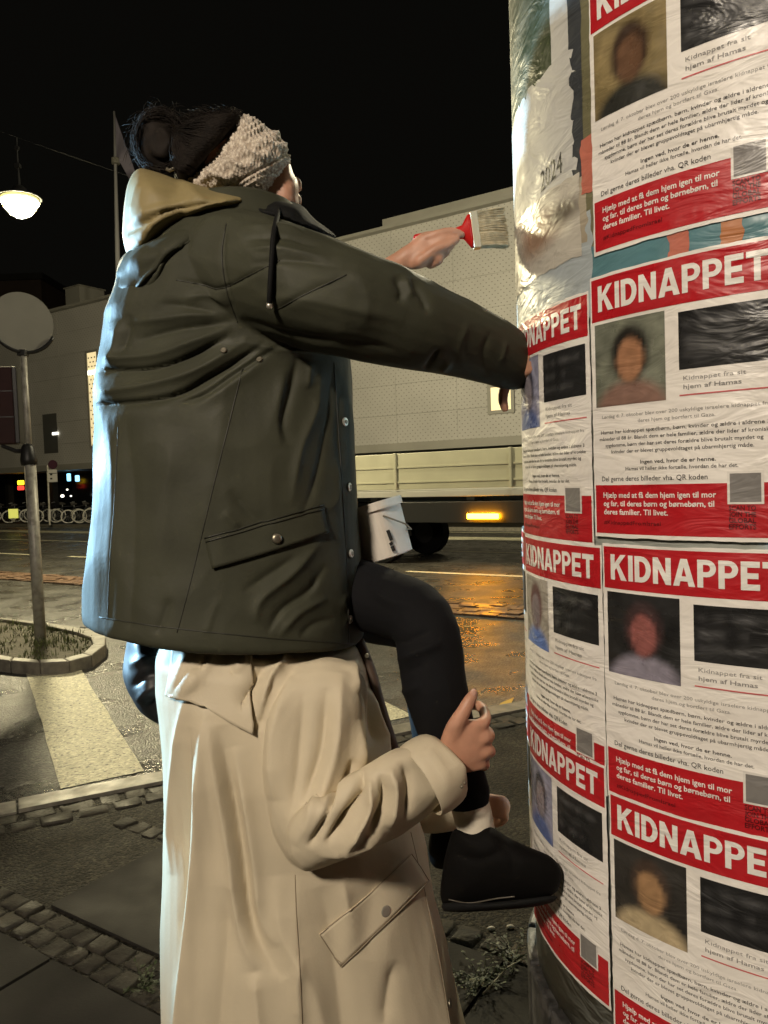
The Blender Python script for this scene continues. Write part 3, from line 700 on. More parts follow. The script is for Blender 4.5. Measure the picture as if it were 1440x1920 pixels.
PM['footer_text'] = flatmesh(lines(MB(), [('Hjælp med at få dem hjem igen til mor', ss(.07), ss(.70), tt(.848), .0088, .02), ('og far, til deres børn og børnebørn, til', ss(.07), ss(.69), tt(.880), .0088, .02), ('deres familier. Til livet.', ss(.07), ss(.46), tt(.912), .0088, .02)], L2), 'footer_text', M['pwhite'])
PM['hashtag_text'] = flatmesh(lines(MB(), [('#KidnappedFromIsrael', ss(.07), ss(.42), tt(.950), .0066, .004)], L2), 'hashtag_text', M['pdk'])
PM['scan_text'] = flatmesh(lines(MB(), [('SCAN TO', ss(.755), ss(.875), tt(.893), .0072, .03), ('JOIN THE', ss(.755), ss(.875), tt(.914), .0072, .03), ('GLOBAL', ss(.755), ss(.875), tt(.935), .0072, .03), ('EFFORTS', ss(.755), ss(.875), tt(.956), .0072, .03)], L2), 'scan_text', M['pdk'])
PM['code_patch'] = flatmesh(patch(ss(.75), ss(.91), tt(.872), tt(.760), L2, 8, 1), 'code_patch', M['pcode'])
PM['code_patch_grey'] = flatmesh(patch(ss(.762), ss(.898), tt(.864), tt(.768), L2 + .0006, 8, 1), 'code_patch_grey', M['pcode2'])
def photo_mesh(bgc, hair, skin, shirt, sd):
    mb = patch(ss(.03), ss(.46), tt(.50), tt(.185), L1, 18, 24); me = flatmesh(mb, 'portrait', M['pphoto'])
    ca = me.color_attributes.new('Col', 'FLOAT_COLOR', 'POINT')
    for k, v in enumerate(mb.v):
        i, j = k % 19, k // 19; x, y = i / 18 * 2 - 1, j / 24 * 2 - 1     # y up
        nzv = noise.noise(Vector((x * 2.2 + sd, y * 2.2, sd)))
        c = np.array(bgc) * (1 + .5 * nzv)
        def blend(c, col, d, soft=.28): 
            a = min(1, max(0, .5 - d / soft)); return c * (1 - a) + np.array(col) * a
        c = blend(c, shirt, math.hypot((x - .05) / 1.0, (y + 1.15) / .72) - 1)
        c = blend(c, hair, math.hypot((x - .05) / .52, (y - .18) / .66) - 1)
        c = blend(c, skin, math.hypot((x - .05 + .06 * nzv) / .36, (y - .04) / .50) - 1)
        c = c * (1 + .25 * noise.noise(Vector((x * 5 + sd, y * 5, sd + 3))))
        ca.data[k].color = (*np.clip(c, 0, 1), 1)
    return me
def caption_mesh(sd):
    mb = patch(ss(.53), ss(.965), tt(.40), tt(.20), L1, 30, 18); me = flatmesh(mb, 'caption_panel', M['pphoto']); ca = me.color_attributes.new('Col', 'FLOAT_COLOR', 'POINT')
    for k, v in enumerate(mb.v):
        x, y = (k % 31) / 30, (k // 31) / 18
        row = sum(math.exp(-((y - c) / .07) ** 2) * (1 if x < e else .15) for c, e in ((.78, .88), (.50, .6), (.24, .75)))
        g = .016 + .055 * row * max(0, .4 + noise.noise(Vector((x * 6 + sd, y * 3, sd)))) * min(1, x / .08) * min(1, (1 - x) / .08)
        ca.data[k].color = (g, g, g * 1.02, 1)
    return me
CAP = [caption_mesh(k * 3.7) for k in range(4)]
PHO = [photo_mesh((.16, .17, .13), (.02, .018, .015), (.34, .17, .09), (.22, .13, .10), 1.3), photo_mesh((.02, .02, .02), (.05, .03, .03), (.28, .10, .09), (.25, .23, .28), 4.1), photo_mesh((.03, .028, .025), (.06, .04, .03), (.34, .20, .10), (.45, .36, .22), 7.7),
       photo_mesh((.22, .17, .08), (.05, .03, .02), (.13, .07, .04), (.03, .03, .025), 9.2), photo_mesh((.30, .30, .40), (.04, .04, .06), (.25, .22, .25), (.10, .14, .32), 11.9), photo_mesh((.35, .32, .28), (.12, .05, .05), (.20, .16, .18), (.12, .2, .5), 14.4)]
def theta_at(px, z, lo=165., hi=262.):
    for _ in range(40):
        m_ = (lo + hi) / 2; a = math.radians(m_); q = [CC[0] + CR * math.cos(a), CC[1] + CR * math.sin(a), z]
        if proj([q])[0][0] < px: lo = m_
        else: hi = m_
    return math.radians((lo + hi) / 2)
col = thing('poster_column', 'round advertising column plastered with posters, dark slatted base', 'advertising column', (CC[0], CC[1], 0), local=True)
def ringloft(prof, n=96): return MB().loft([[(r * math.cos(2 * math.pi * k / n), r * math.sin(2 * math.pi * k / n), z) for k in range(n)] for r, z in prof])
M['shaft'] = pm_('column_shaft_paper', (.40, .42, .38), .45, stain=.8)
ringloft([(CR - .004, .70), (CR - .004, 3.3)]).build('shaft', M['shaft'], col, smooth=True)
ringloft([(CR - .004, 3.3), (CR + .06, 3.34), (CR + .08, 3.42), (CR + .02, 3.5), (.3, 3.72), (.05, 3.85)]).build('roof', M['black_iron'], col, smooth=False)
M['stave'] = mat('weathered_black_wood', (.030, .029, .028), .5, var=.5, vscale=12, rvar=.12, bump=.8, bscale=30, bdist=.006, stretch=((1, 1, .12),), damt=.5, dark=(.12, .115, .11), dscale=20)
ringloft([(CR - .02, .0), (CR - .02, .74)]).build('base_core', M['black_iron'], col)
ringloft([(CR + .028, .0), (CR + .03, .06), (CR + .022, .075), (CR - .01, .08)]).build('plinth', M['black_iron'], col)
stv = MB(); NST = 26
a0, a1 = -math.pi / NST * .93, math.pi / NST * .93
vs = []
for z in (.08, .735):
    for a in np.linspace(a0, a1, 5): vs.append(((CR + .016) * math.cos(a), (CR + .016) * math.sin(a), z))
    for a in np.linspace(a1, a0, 5): vs.append(((CR - .015) * math.cos(a), (CR - .015) * math.sin(a), z))
stv.loft([vs[:10], vs[10:]])
sm = stv.mesh('stave'); sm.materials.append(M['stave'])
for k in range(NST):
    o = bpy.data.objects.new('stave', sm); COL.objects.link(o); o.parent = col; o.rotation_euler = (0, 0, 2 * math.pi * (k + .35) / NST); o.scale = (1 + random.uniform(-.003, .006),) * 2 + (1,)
    b = o.modifiers.new('bevel', 'BEVEL'); b.width = .006; b.segments = 2; b.limit_method = 'ANGLE'
def poster(th, ztop, photo, label, lift=0.002):
    t = thing('poster', label, 'poster', (CC[0], CC[1], ztop - PH / 2), th, 'KIDNAPPET posters on the column', local=True)
    k = 1 + lift / CR; t.scale = (k, k, 1)
    for nm, me in PM.items():
        if nm == 'caption_panel': me = CAP[int(ztop * 10 + th * 7) % 4]
        o = bpy.data.objects.new(nm, me); COL.objects.link(o); o.parent = t
    o = bpy.data.objects.new('portrait', PHO[photo]); COL.objects.link(o); o.parent = t
    o['label'] = 'blurred portrait photo'
    return t
HW = PW / 2 / CR
def zat(px, py):      # height of a pixel on the column surface
    th = theta_at(px, 1.7)
    a, b = 0., 3.6
    for _ in range(40):
        m_ = (a + b) / 2; y = proj([[CC[0] + CR * math.cos(th), CC[1] + CR * math.sin(th), m_]])[1][0]
        if y > py: a = m_
        else: b = m_
    return (a + b) / 2
thm = theta_at(1114, 1.85) + HW; z2 = zat(1116, 524)
poster(thm, z2, 0, 'red and white KIDNAPPET poster at eye level, the whole one right of the sleeve cuff', .003)
poster(thm - 2 * HW - .008, zat(1105, 548), 4, 'crinkled KIDNAPPET poster at the dark sleeve cuff, wrapping out of sight', .0022)
poster(thm + 2 * HW + .006, z2 + .004, 2, 'KIDNAPPET poster cut by the right picture edge at eye level', .0022)
thr = theta_at(1114, 2.2) + HW
z1 = zat(1118, 486) + PH
poster(thr, z1, 3, 'topmost KIDNAPPET poster with its red foot above the blue strip', .003)
th3 = theta_at(1136, 1.5) + HW; z3 = zat(1137, 1018)
poster(th3, z3, 1, 'KIDNAPPET poster below eye level, portrait with black background', .0042)
poster(th3 - 2 * HW - .004, zat(1132, 1022), 5, 'crinkled KIDNAPPET poster below eye level, wrapping left with blue patch portrait', .0034)
poster(th3 - 4 * HW - .010, zat(1132, 1022) + .006, 0, 'KIDNAPPET poster sliver at the far left edge of the column', .0026)
th4 = theta_at(1150, 1.05) + HW; z4 = zat(1150, 1487)
poster(th4, z4, 2, 'lowest large KIDNAPPET poster at the bottom right of the picture', .0052)
poster(th4 - 2 * HW - .012, zat(1140, 1440), 4, 'lowest KIDNAPPET poster wrapping left above the dark slatted base', .0046)
poster(th4 - 4 * HW - .02, zat(1140, 1440) + .01, 3, 'lowest KIDNAPPET poster mostly hidden round the left side of the column', .003)
# older sheets underneath and beside
def old(name, label, th0, th1, z0, z1, m, dr, jag=.006):
    mb = patch((th0 - math.pi) * CR, (th1 - math.pi) * CR, z0, z1, dr, 40, 30, jag)
    o = flatmesh(mb, name, m); ob = link(name, o, None); ob.location = (CC[0], CC[1], 0); ob.rotation_euler = (0, 0, math.pi)
    return tag(ob, label, 'old poster', 'older sheets on the column')
M['teal'] = pm_('teal_print', (.10, .22, .25), .42, stain=.5); M['paleblue'] = pm_('pale_blue_print', (.40, .45, .47), .45, stain=.5); M['beige_old'] = pm_('beige_print', (.42, .37, .28), .45, stain=.8); M['green'] = pm_('dark_green_print', (.035, .05, .022), .45, stain=.4); M['oldwhite'] = pm_('old_white_paper', (.52, .52, .49), .58)
M['dkgrey'] = pm_('dark_grey_print', (.05, .055, .06), .36); M['pinkp'] = pm_('pink_orange_print', (.50, .16, .11), .36); M['olive'] = pm_('olive_print', (.17, .16, .09), .36, stain=.6); M['orange'] = pm_('orange_print', (.45, .17, .06), .36)
old('blue_sheet', 'teal blue printed sheet showing between the poster rows', theta_at(1060, 2.05), theta_at(1440, 2.0) + .35, zat(1130, 560) , zat(1130, 440), M['teal'], .0006)
old('blue_sheet', 'grey blue wet sheet above the crinkled poster at the cuff', math.radians(158), theta_at(1112, 2.05), zat(1000, 640), zat(1000, 470), M['paleblue'], .0010)
old('green_sheet', 'dark green grassy print at the top left of the column', math.radians(150), theta_at(1032, 2.6), zat(1000, 260), 3.0, M['green'], .0008)
old('white_sheet', 'wet white sheet with handwritten 2024 at the column left edge', math.radians(152), theta_at(1072, 2.4), zat(1010, 395), zat(1010, 175), M['oldwhite'], .0016, .02)
old('white_strip', 'white paper strip beside the dark green print near the top', theta_at(1030, 2.6), theta_at(1068, 2.6), zat(1050, 230), 2.98, M['oldwhite'], .0013, .012)
old('dark_strip', 'dark grey vertical strip left of the topmost poster', theta_at(1068, 2.4), theta_at(1092, 2.4), zat(1080, 345), 2.98, M['dkgrey'], .0014, .004)
old('olive_strip', 'olive glossy strip along the topmost poster edge', theta_at(1090, 2.4), theta_at(1125, 2.4), zat(1100, 470), 2.98, M['olive'], .0009, .004)
old('pink_scrap', 'small pink and orange torn scrap left of the topmost poster', theta_at(1090, 2.3), theta_at(1114, 2.3), zat(1100, 370), zat(1100, 265), M['pinkp'], .002, .006)
old('brown_sheet', 'brownish faded sheet below the handwritten white one', math.radians(155), theta_at(1100, 2.2), zat(1010, 505), zat(1010, 385), M['beige_old'], .0012, .01)
_o = old('portrait_sheet', 'pale faded sheet with blurred brown portrait just right of the brush', math.radians(168), theta_at(1088, 2.2), zat(1020, 520), zat(1020, 378), M['pphoto'], .0019, .004)
_ca = _o.data.color_attributes.new('Col', 'FLOAT_COLOR', 'POINT')
for k in range(len(_o.data.vertices)):
    x, y = (k % 41) / 40, (k // 41) / 30
    a_ = max(0, min(1, 1.6 - 5 * math.hypot(x - .62, (y - .55) * .9))); b_ = max(0, min(1, 1.4 - 7 * math.hypot(x - .88, y - .62)))
    c_ = np.array([.52, .49, .42]) * (1 - a_) + np.array([.33, .22, .15]) * a_; c_ = c_ * (1 - b_) + np.array([.10, .08, .06]) * b_
    _ca.data[k].color = (*c_, 1)
for x0, x1, lab in ((1256, 1292, 'small pale pink dab on the blue strip'), (1352, 1392, 'orange dab on the blue strip')):
    old('colour_dab', lab, theta_at(x0, 2.05), theta_at(x1, 2.05), zat(1275, 490), zat(1275, 425), M['pinkp' if x0 < 1300 else 'orange'], .0013, .008)
# handwriting on the white sheet
mb = MB(); th = theta_at(1014, 2.35); sx = (th - math.pi) * CR; zb_ = zat(1018, 372)
vs, fs = fit('2024', 0, .072, 0, .036); mb.add(wrap([(sx + a, zb_ + b + a * .12) for a, b in vs], .0026), fs)
me = flatmesh(mb, 'handwriting', M['pink']); hw_ = link('handwriting', me, None); hw_.location = (CC[0], CC[1], 0); hw_.rotation_euler = (0, 0, math.pi)
wsheet = [o for o in COL.objects if o.name == 'white_sheet'][0]
hw_.location = (0, 0, 0); hw_.rotation_euler = (0, 0, 0); hw_.parent = wsheet
# ------------------------------------------------------------------ sculpting tools for people and cloth
def remesh(mb, voxel, smooth=6, sm=.5):
    me = bpy.data.meshes.new('tmp'); me.from_pydata(mb.v, [], mb.f); me.update()
    bm = bmesh.new(); bm.from_mesh(me); bmesh.ops.recalc_face_normals(bm, faces=bm.faces); bm.to_mesh(me); bm.free()
    o = bpy.data.objects.new('tmp', me); COL.objects.link(o)
    r = o.modifiers.new('r', 'REMESH'); r.mode = 'VOXEL'; r.voxel_size = voxel
    if smooth: s = o.modifiers.new('s', 'SMOOTH'); s.factor = sm; s.iterations = smooth
    dg = bpy.context.evaluated_depsgraph_get(); out = bpy.data.meshes.new_from_object(o.evaluated_get(dg))
    bpy.data.objects.remove(o); bpy.data.meshes.remove(me)
    return out
def vget(me):
    a = np.empty(len(me.vertices) * 3); me.vertices.foreach_get('co', a)
    b = np.empty(len(me.vertices) * 3); me.vertex_normals.foreach_get('vector', b)
    return a.reshape(-1, 3), b.reshape(-1, 3)
def vset(me, v): me.vertices.foreach_set('co', v.ravel()); me.update()
def polydist(X, Y, poly):
    best = np.full(X.shape, 1e9); side = np.zeros(X.shape); par = np.zeros(X.shape)
    seg = [math.dist(poly[i], poly[i + 1]) for i in range(len(poly) - 1)]; tot = sum(seg); acc = 0
    for i in range(len(poly) - 1):
        (x0, y0), (x1, y1) = poly[i], poly[i + 1]; L = seg[i] + 1e-9; dx, dy = (x1 - x0) / L, (y1 - y0) / L
        t = np.clip((X - x0) * dx + (Y - y0) * dy, 0, L); ex, ey = X - x0 - t * dx, Y - y0 - t * dy; d = np.hypot(ex, ey)
        m_ = d < best; best = np.where(m_, d, best); side = np.where(m_, ex * -dy + ey * dx, side); par = np.where(m_, (acc + t) / tot, par); acc += L
    return best, side, par
def curve_pts(poly, n=8):
    """Catmull-Rom through pixel points"""
    p = [np.array(q, float) for q in poly]
    if len(p) < 3: return poly
    p = [2 * p[0] - p[1]] + p + [2 * p[-1] - p[-2]]; out = []
    for i in range(1, len(p) - 2):
        for k in range(n):
            t = k / n
            out.append(tuple(.5 * ((2 * p[i]) + (-p[i - 1] + p[i + 1]) * t + (2 * p[i - 1] - 5 * p[i] + 4 * p[i + 1] - p[i + 2]) * t ** 2 + (-p[i - 1] + 3 * p[i] - 3 * p[i + 1] + p[i + 2]) * t ** 3)))
    out.append(tuple(p[-2])); return out
def sculpt(me, folds, nz=()):
    """folds: (pixel polyline, width px, depth m, sharp, open ends): ridges (+) and valleys (-) pressed into the near side"""
    v, nr = vget(me); X, Y, D = proj(v); vd = (CAM - v); vd /= np.linalg.norm(vd, axis=1)[:, None]
    face = np.clip((nr * vd).sum(1) * 2.5 + .25, 0, 1)
    disp = np.zeros(len(v))
    for f in folds:
        poly, wd, dep = f[:3]; sharp = f[3] if len(f) > 3 else 0; op = f[4] if len(f) > 4 else 0
        d, sd, pr = polydist(X, Y, curve_pts(poly))
        if sharp:
            w1, w2 = (wd * .45, wd * 1.5) if sharp > 0 else (wd * 1.5, wd * .45)
            ww = np.where(sd > 0, w1, w2); prof = np.exp(-(d / ww) ** 1.4)
        else: prof = np.exp(-(d / wd) ** 1.35)
        tp = np.ones_like(pr)
        if not op & 1: tp *= np.clip(pr / .25, 0, 1) ** .8
        if not op & 2: tp *= np.clip((1 - pr) / .25, 0, 1) ** .8
        disp += dep * prof * tp * face
    for sc, amp, st, *rd in nz:
        s = np.array(st); nn = np.array([noise.noise(Vector(q * s * sc)) for q in v])
        disp += amp * (1 - 2.6 * np.sqrt(nn * nn + .0006)) if rd else amp * nn
    vset(me, v + nr * disp[:, None])
def pillow(mb, outline, depth, thick, rings=7, dens=4, slope=None, back=1.0, e=2.4):
    """closed cushion with the given pixel outline; its middle plane at depth (slope = extra depth per pixel x,y)"""
    o = []
    for i in range(len(outline)):
        a, b = np.array(outline[i], float), np.array(outline[(i + 1) % len(outline)], float)
        for k in range(dens): o.append(a + (b - a) * k / dens)
    # soften corners
    for _ in range(2): o = [(o[i - 1] + 2 * o[i] + o[(i + 1) % len(o)]) / 4 for i in range(len(o))]
    c = sum(o) / len(o); n = len(o)
    def dz(p): return depth + (0 if slope is None else slope[0] * (p[0] - c[0]) + slope[1] * (p[1] - c[1]))
    vs = []; fs = []
    def ring(s, sg, th): return [P(*(c + (p - c) * s), dz(c + (p - c) * s) + sg * th * math.sqrt(max(0, 1 - s ** e))) for p in o]
    svals = [1 - (k / rings) ** 1.6 for k in range(rings)]
    R = [ring(s, -1, thick) for s in svals]; B = [ring(s, 1, thick * back) for s in svals[1:]]
    allr = B[::-1] + R
    vs = [P(*c, dz(c) + thick * back)] + [p for r in allr for p in r] + [P(*c, dz(c) - thick)]
    m = len(allr)
    fs = [(0, 1 + (k + 1) % n, 1 + k) for k in range(n)]
    for i in range(m - 1): fs += [(1 + i * n + k, 1 + i * n + (k + 1) % n, 1 + (i + 1) * n + (k + 1) % n, 1 + (i + 1) * n + k) for k in range(n)]
    last = len(vs) - 1; fs += [(last, 1 + (m - 1) * n + k, 1 + (m - 1) * n + (k + 1) % n) for k in range(n)]
    return mb.add(vs, fs)
def chainp(mb, pts, n=16):
    """(x, y, depth, radius) -> round-ended limb"""
    q = [P(*p[:3]) for p in pts]; r = [p[3] for p in pts]; return mb.chain(dens(q), densr(r), n)
def dens(q, k=4):
    out = []
    for i in range(len(q) - 1):
        a = q[max(i - 1, 0)]; b = q[i]; c = q[i + 1]; d = q[min(i + 2, len(q) - 1)]
        for j in range(k):
            t = j / k; out.append(.5 * ((2 * b) + (-a + c) * t + (2 * a - 5 * b + 4 * c - d) * t ** 2 + (-a + 3 * b - 3 * c + d) * t ** 3))
    return out + [q[-1]]
def densr(r, k=4):
    return [r[i] + (r[i + 1] - r[i]) * j / k for i in range(len(r) - 1) for j in range(k)] + [r[-1]]
def torso(mb, rows, depth, hd, n=48, e=2.4, dsl=0.0):
    """rows: (yl, yr, xl, xr[, half depth, depth]) -> superelliptic loft"""
    rings = []
    for r in rows:
        yl, yr, xl, xr = r[:4]; h = r[4] if len(r) > 4 else hd; dc = r[5] if len(r) > 5 else depth
        ring = []
        for k in range(n):
            a = 2 * math.pi * k / n; ca, sa = math.cos(a), math.sin(a)
            cx = math.copysign(abs(ca) ** (2 / e), ca); sy = math.copysign(abs(sa) ** (2 / e), sa)
            x = (xl + xr) / 2 + (xr - xl) / 2 * cx; y = yl + (yr - yl) * (x - xl) / max(1, xr - xl)
            ring.append(P(x, y, dc) + np.array([0, 1, 0]) * (h * sy + dsl * cx))
        rings.append(ring)
    return mb.loft(rings)
class Surf:
    def __init__(s, me):
        s.b = BVHTree.FromPolygons([v.co for v in me.vertices], [tuple(p.vertices) for p in me.polygons])
    def hit(s, x, y, off=0.0):
        d = Vector(P(x, y, 1.0) - CAM).normalized(); h = s.b.ray_cast(Vector(CAM), d)
        if h[0] is None:
            q = Vector(P(x, y, 1.6)); h = s.b.find_nearest(q)
        nrm = h[1] if h[1].dot(d) < 0 else -h[1]
        return np.array(h[0] + nrm * off), np.array(nrm)
def seam(sf, poly, m, parent, r=.0011, name='seam', off=.0003, n=10):
    c = curve_pts(poly, n); pts = [sf.hit(*q, off)[0] for q in c]
    return MB().tube(pts, r, 6).build(name, m, parent, smooth=True)
def snap(sf, x, y, m, parent, r=.0075, name='snap_button'):
    c, nr = sf.hit(x, y, .001); u = np.cross(nr, [0, 0, 1.]); u /= np.linalg.norm(u)
    return MB().tube([c, c + nr * .002, c + nr * .003, c + nr * .0034, c + nr * .0018], [r, r, r * .8, r * .55, r * .3], 16, up=u).build(name, m, parent, smooth=False)
def flap(sf, top, bot, m, parent, name='pocket_flap', off=.004, thick=.004, nu=24, nv=10, free=.0):
    a = curve_pts(top, 12); b = curve_pts(bot, 12)
    def at(c, t):
        k = t * (len(c) - 1); i = min(int(k), len(c) - 2); f = k - i; return np.array(c[i]) * (1 - f) + np.array(c[i + 1]) * f
    vs = []
    for j in range(nv + 1):
        for i in range(nu + 1):
            q = at(a, i / nu) * (1 - j / nv) + at(b, i / nu) * (j / nv); vs.append(sf.hit(*q, off + free * (j / nv) ** 2)[0])
    mb = MB().add(vs, [(j * (nu + 1) + i, j * (nu + 1) + i + 1, (j + 1) * (nu + 1) + i + 1, (j + 1) * (nu + 1) + i) for j in range(nv) for i in range(nu)])
    me = bpy.data.meshes.new(name); me.from_pydata(mb.v, [], mb.f); me.update()
    if Vector(me.polygons[0].normal).dot(Vector(CAM) - me.polygons[0].center) < 0: me.flip_normals()
    o = link(name, me, m, parent, True); s = o.modifiers.new('solid', 'SOLIDIFY'); s.thickness = thick; s.offset = -1
    return o

M['green_coat'] = mat('dark_green_raincoat', (.043, .044, .029), .62, spec=.18, var=.16, vscale=9, rvar=.1, bump=.22, bscale=130, bdist=.0018)
M['green_seam'] = mat('dark_green_seam', (.022, .022, .015), .5); M['beige_seam'] = mat('beige_seam', (.33, .27, .19), .5)
M['beige_coat'] = mat('beige_raincoat', (.56, .485, .352), .58, spec=.22, var=.08, vscale=6, rvar=.07, bump=.22, bscale=170, bdist=.0016)
M['lining'] = mat('tan_hood_lining', (.24, .19, .085), .65, var=.12, vscale=14, bump=.2, bscale=120, bdist=.001); M['black_cloth'] = mat('black_cloth', (.005, .005, .005), .8, spec=.2, bump=.25, bscale=160, bdist=.001)
M['trouser'] = mat('black_trouser', (.006, .006, .007), .85, spec=.15, bump=.3, bscale=300, bdist=.001); M['boot'] = mat('black_boot', (.004, .0036, .0034), .75, spec=.08, bump=.3, bscale=60)
M['skin'] = mat('skin', (.50, .26, .17), .5, var=.12, vscale=30, bump=.25, bscale=120, bdist=.0015); M['skin'].node_tree.nodes['Principled BSDF'].inputs['Subsurface Weight'].default_value = .12
M['skin'].node_tree.nodes['Principled BSDF'].inputs['Subsurface Radius'].default_value = (.012, .005, .003)
M['hair'] = mat('dark_hair', (.010, .007, .005), .8, spec=.2, var=.4, vscale=40, bump=.5, bscale=60, bdist=.003, stretch=((1, 1, .2),)); M['metal'] = mat('snap_metal', (.66, .62, .53), .28, metal=.75); M['metal_dark'] = mat('snap_metal_dull', (.28, .25, .19), .4, metal=.8)
M['sock'] = mat('white_sock', (.68, .62, .50), .85, bump=.5, bscale=140, bdist=.002); M['brown'] = mat('brown_facing', (.06, .035, .022), .6); M['red_plastic'] = mat('red_plastic', (.50, .012, .010), .3)
M['bucket'] = mat('white_plastic', (.70, .65, .57), .45, var=.05, vscale=20)
def knit():
    m = mat('cable_knit', (.44, .37, .29), .9, sheen=.3); nt = m.node_tree; n = nt.nodes; l = nt.links; b = n['Principled BSDF']
    tc = n.new('ShaderNodeTexCoord'); mp = n.new('ShaderNodeMapping'); mp.inputs['Rotation'].default_value = (0, .75, 0); mp.inputs['Scale'].default_value = (1, 1, .62); l.new(tc.outputs['Object'], mp.inputs[0])
    vo = n.new('ShaderNodeTexVoronoi'); vo.inputs['Scale'].default_value = 150; l.new(mp.outputs[0], vo.inputs['Vector'])
    nz = n.new('ShaderNodeTexNoise'); nz.inputs['Scale'].default_value = 330; l.new(tc.outputs['Object'], nz.inputs['Vector'])
    ad = n.new('ShaderNodeMath'); ad.operation = 'MULTIPLY_ADD'; ad.inputs[1].default_value = -1.0; l.new(vo.outputs['Distance'], ad.inputs[0]); l.new(nz.outputs['Fac'], ad.inputs[2])
    bp = n.new('ShaderNodeBump'); bp.inputs['Strength'].default_value = .7; bp.inputs['Distance'].default_value = .003; l.new(ad.outputs[0], bp.inputs['Height']); l.new(bp.outputs[0], b.inputs['Normal'])
    r = n.new('ShaderNodeValToRGB'); r.color_ramp.elements[0].color = (.80, .72, .60, 1); r.color_ramp.elements[1].color = (.38, .31, .24, 1); r.color_ramp.elements[1].position = .75
    l.new(vo.outputs['Distance'], r.inputs[0]); r2 = n.new('ShaderNodeMix'); r2.data_type = 'RGBA'; r2.blend_type = 'MULTIPLY'; r2.inputs[0].default_value = .5; l.new(r.outputs[0], r2.inputs[6]); l.new(nz.outputs['Color'], r2.inputs[7]); l.new(r.outputs[0], b.inputs['Base Color'])
    return m
M['knit'] = knit()

# ------------------------------------------------------------------ person B: beige raincoat, standing, carrying
DB = 1.62
pb = thing('person', 'person in a long beige raincoat carrying the other on the shoulders, gripping a shin', 'person', (-.13, 1.62, 0))
mb = MB()
chainp(mb, [(520, 1060, DB, .09), (515, 1120, DB, .075), (500, 1180, DB, .055)])                 # head and neck under the jacket
mb.chain([P(500, 1200, DB), P(515, 1400, DB), P(560, 1800, DB), P(585, 2050, DB)], [.06, .12, .12, .11])
for s_d in (-.1, .1):
    hp = P(580, 2000, DB + s_d); hp2 = np.array([hp[0], hp[1], .48]); ft = np.array([hp[0] - .02, hp[1], .07])
    mb.chain([hp, hp2, ft], [.085, .06, .04])
chainp(mb, [(520, 1250, 1.5, .055), (580, 1400, 1.44, .045), (575, 1545, 1.40, .042), (700, 1500, 1.37, .038), (842, 1425, 1.385, .028)])
# right hand gripping the shin
hand = MB()
chainp(hand, [(800, 1450, 1.372, .029), (838, 1425, 1.378, .027), (856, 1408, 1.372, .026)])
pillow(hand, [(826, 1392), (842, 1366), (862, 1352), (885, 1346), (904, 1352), (913, 1378), (917, 1408), (912, 1434), (893, 1444), (872, 1446), (850, 1436)], 1.366, .0195, slope=(.0002, 0))
for kx, ky, d, r in ((903, 1358, 1.368, .0115), (909, 1384, 1.366, .0125), (911, 1410, 1.368, .0120), (901, 1433, 1.372, .0110)):
    pillow_d = d
    dy = {1358: -34, 1384: -16, 1410: -4, 1433: 4}[ky]
    chainp(hand, [(kx - 32, ky + 6, d - .002, r * .95), (kx, ky, d, r), (kx + 7, ky + dy * .45, d + .03, r * .95), (kx - 4, ky + dy, d + .066, r * .88), (kx - 34, ky + dy * 1.05, d + .098, r * .8)], 12)
chainp(hand, [(842, 1400, 1.366, .019), (852, 1366, 1.354, .0165), (868, 1336, 1.350, .0130), (879, 1316, 1.352, .0118), (888, 1301, 1.358, .0092)], 12)
mb.add(hand.v, hand.f)
# left forearm and hand on the far ankle
chainp(mb, [(560, 1300, 1.76, .045), (640, 1500, 1.82, .042), (800, 1500, 1.78, .034), (900, 1512, 1.70, .026)])
pillow(mb, [(895, 1492), (918, 1486), (940, 1494), (948, 1512), (940, 1530), (912, 1536), (895, 1526)], 1.68, .016)
for k in range(4): chainp(mb, [(925, 1498 + k * 9, 1.672, .0095), (944 + (k % 2) * 3, 1500 + k * 10, 1.668, .009), (950 - k * 3, 1514 + k * 9, 1.69, .008), (930, 1522 + k * 8, 1.71, .0075)], 10)
me = remesh(mb, .0042, 4, .45)
bodyB = link('body', me, M['skin'], pb, True)
snl = MB()
c0 = P(888, 1299, 1.349); snl.ell(c0, (.0055, .003, .0075)); snl.build('thumbnail', mat('nail', (.58, .34, .26), .3), bodyB, smooth=True)
# coat
mb = MB()
torso(mb, [(1176, 1196, 345, 640, .15), (1192, 1206, 318, 672, .19), (1225, 1235, 306, 688, .21), (1280, 1285, 306, 704, .22), (1330, 1330, 312, 720), (1400, 1400, 319, 742), (1500, 1500, 325, 768), (1600, 1600, 322, 797), (1700, 1700, 318, 818),
           (1800, 1800, 316, 842), (1920, 1920, 315, 870), (2100, 2100, 308, 905, .25), (2210, 2210, 305, 920, .26)], DB, .225, 56, 2.3)
pillow(mb, [(540, 1244), (600, 1232), (650, 1240), (688, 1278), (684, 1400), (670, 1450), (640, 1530), (606, 1604), (576, 1626), (544, 1612), (514, 1562), (495, 1480), (488, 1400), (496, 1320)], 1.43, .066, dens=5, slope=(0, -.00018), e=3.4)
pillow(mb, [(556, 1520), (620, 1500), (676, 1444), (738, 1412), (790, 1396), (826, 1440), (846, 1478), (800, 1530), (740, 1566), (670, 1594), (610, 1618), (572, 1628), (542, 1606), (536, 1560)], 1.36, .056, dens=5, slope=(.00008, 0), e=3.2)
chainp(mb, [(560, 1290, 1.76, .08), (640, 1480, 1.82, .07), (760, 1510, 1.80, .055), (850, 1512, 1.74, .045)], 16)
me = remesh(mb, .0038, 5, .5)
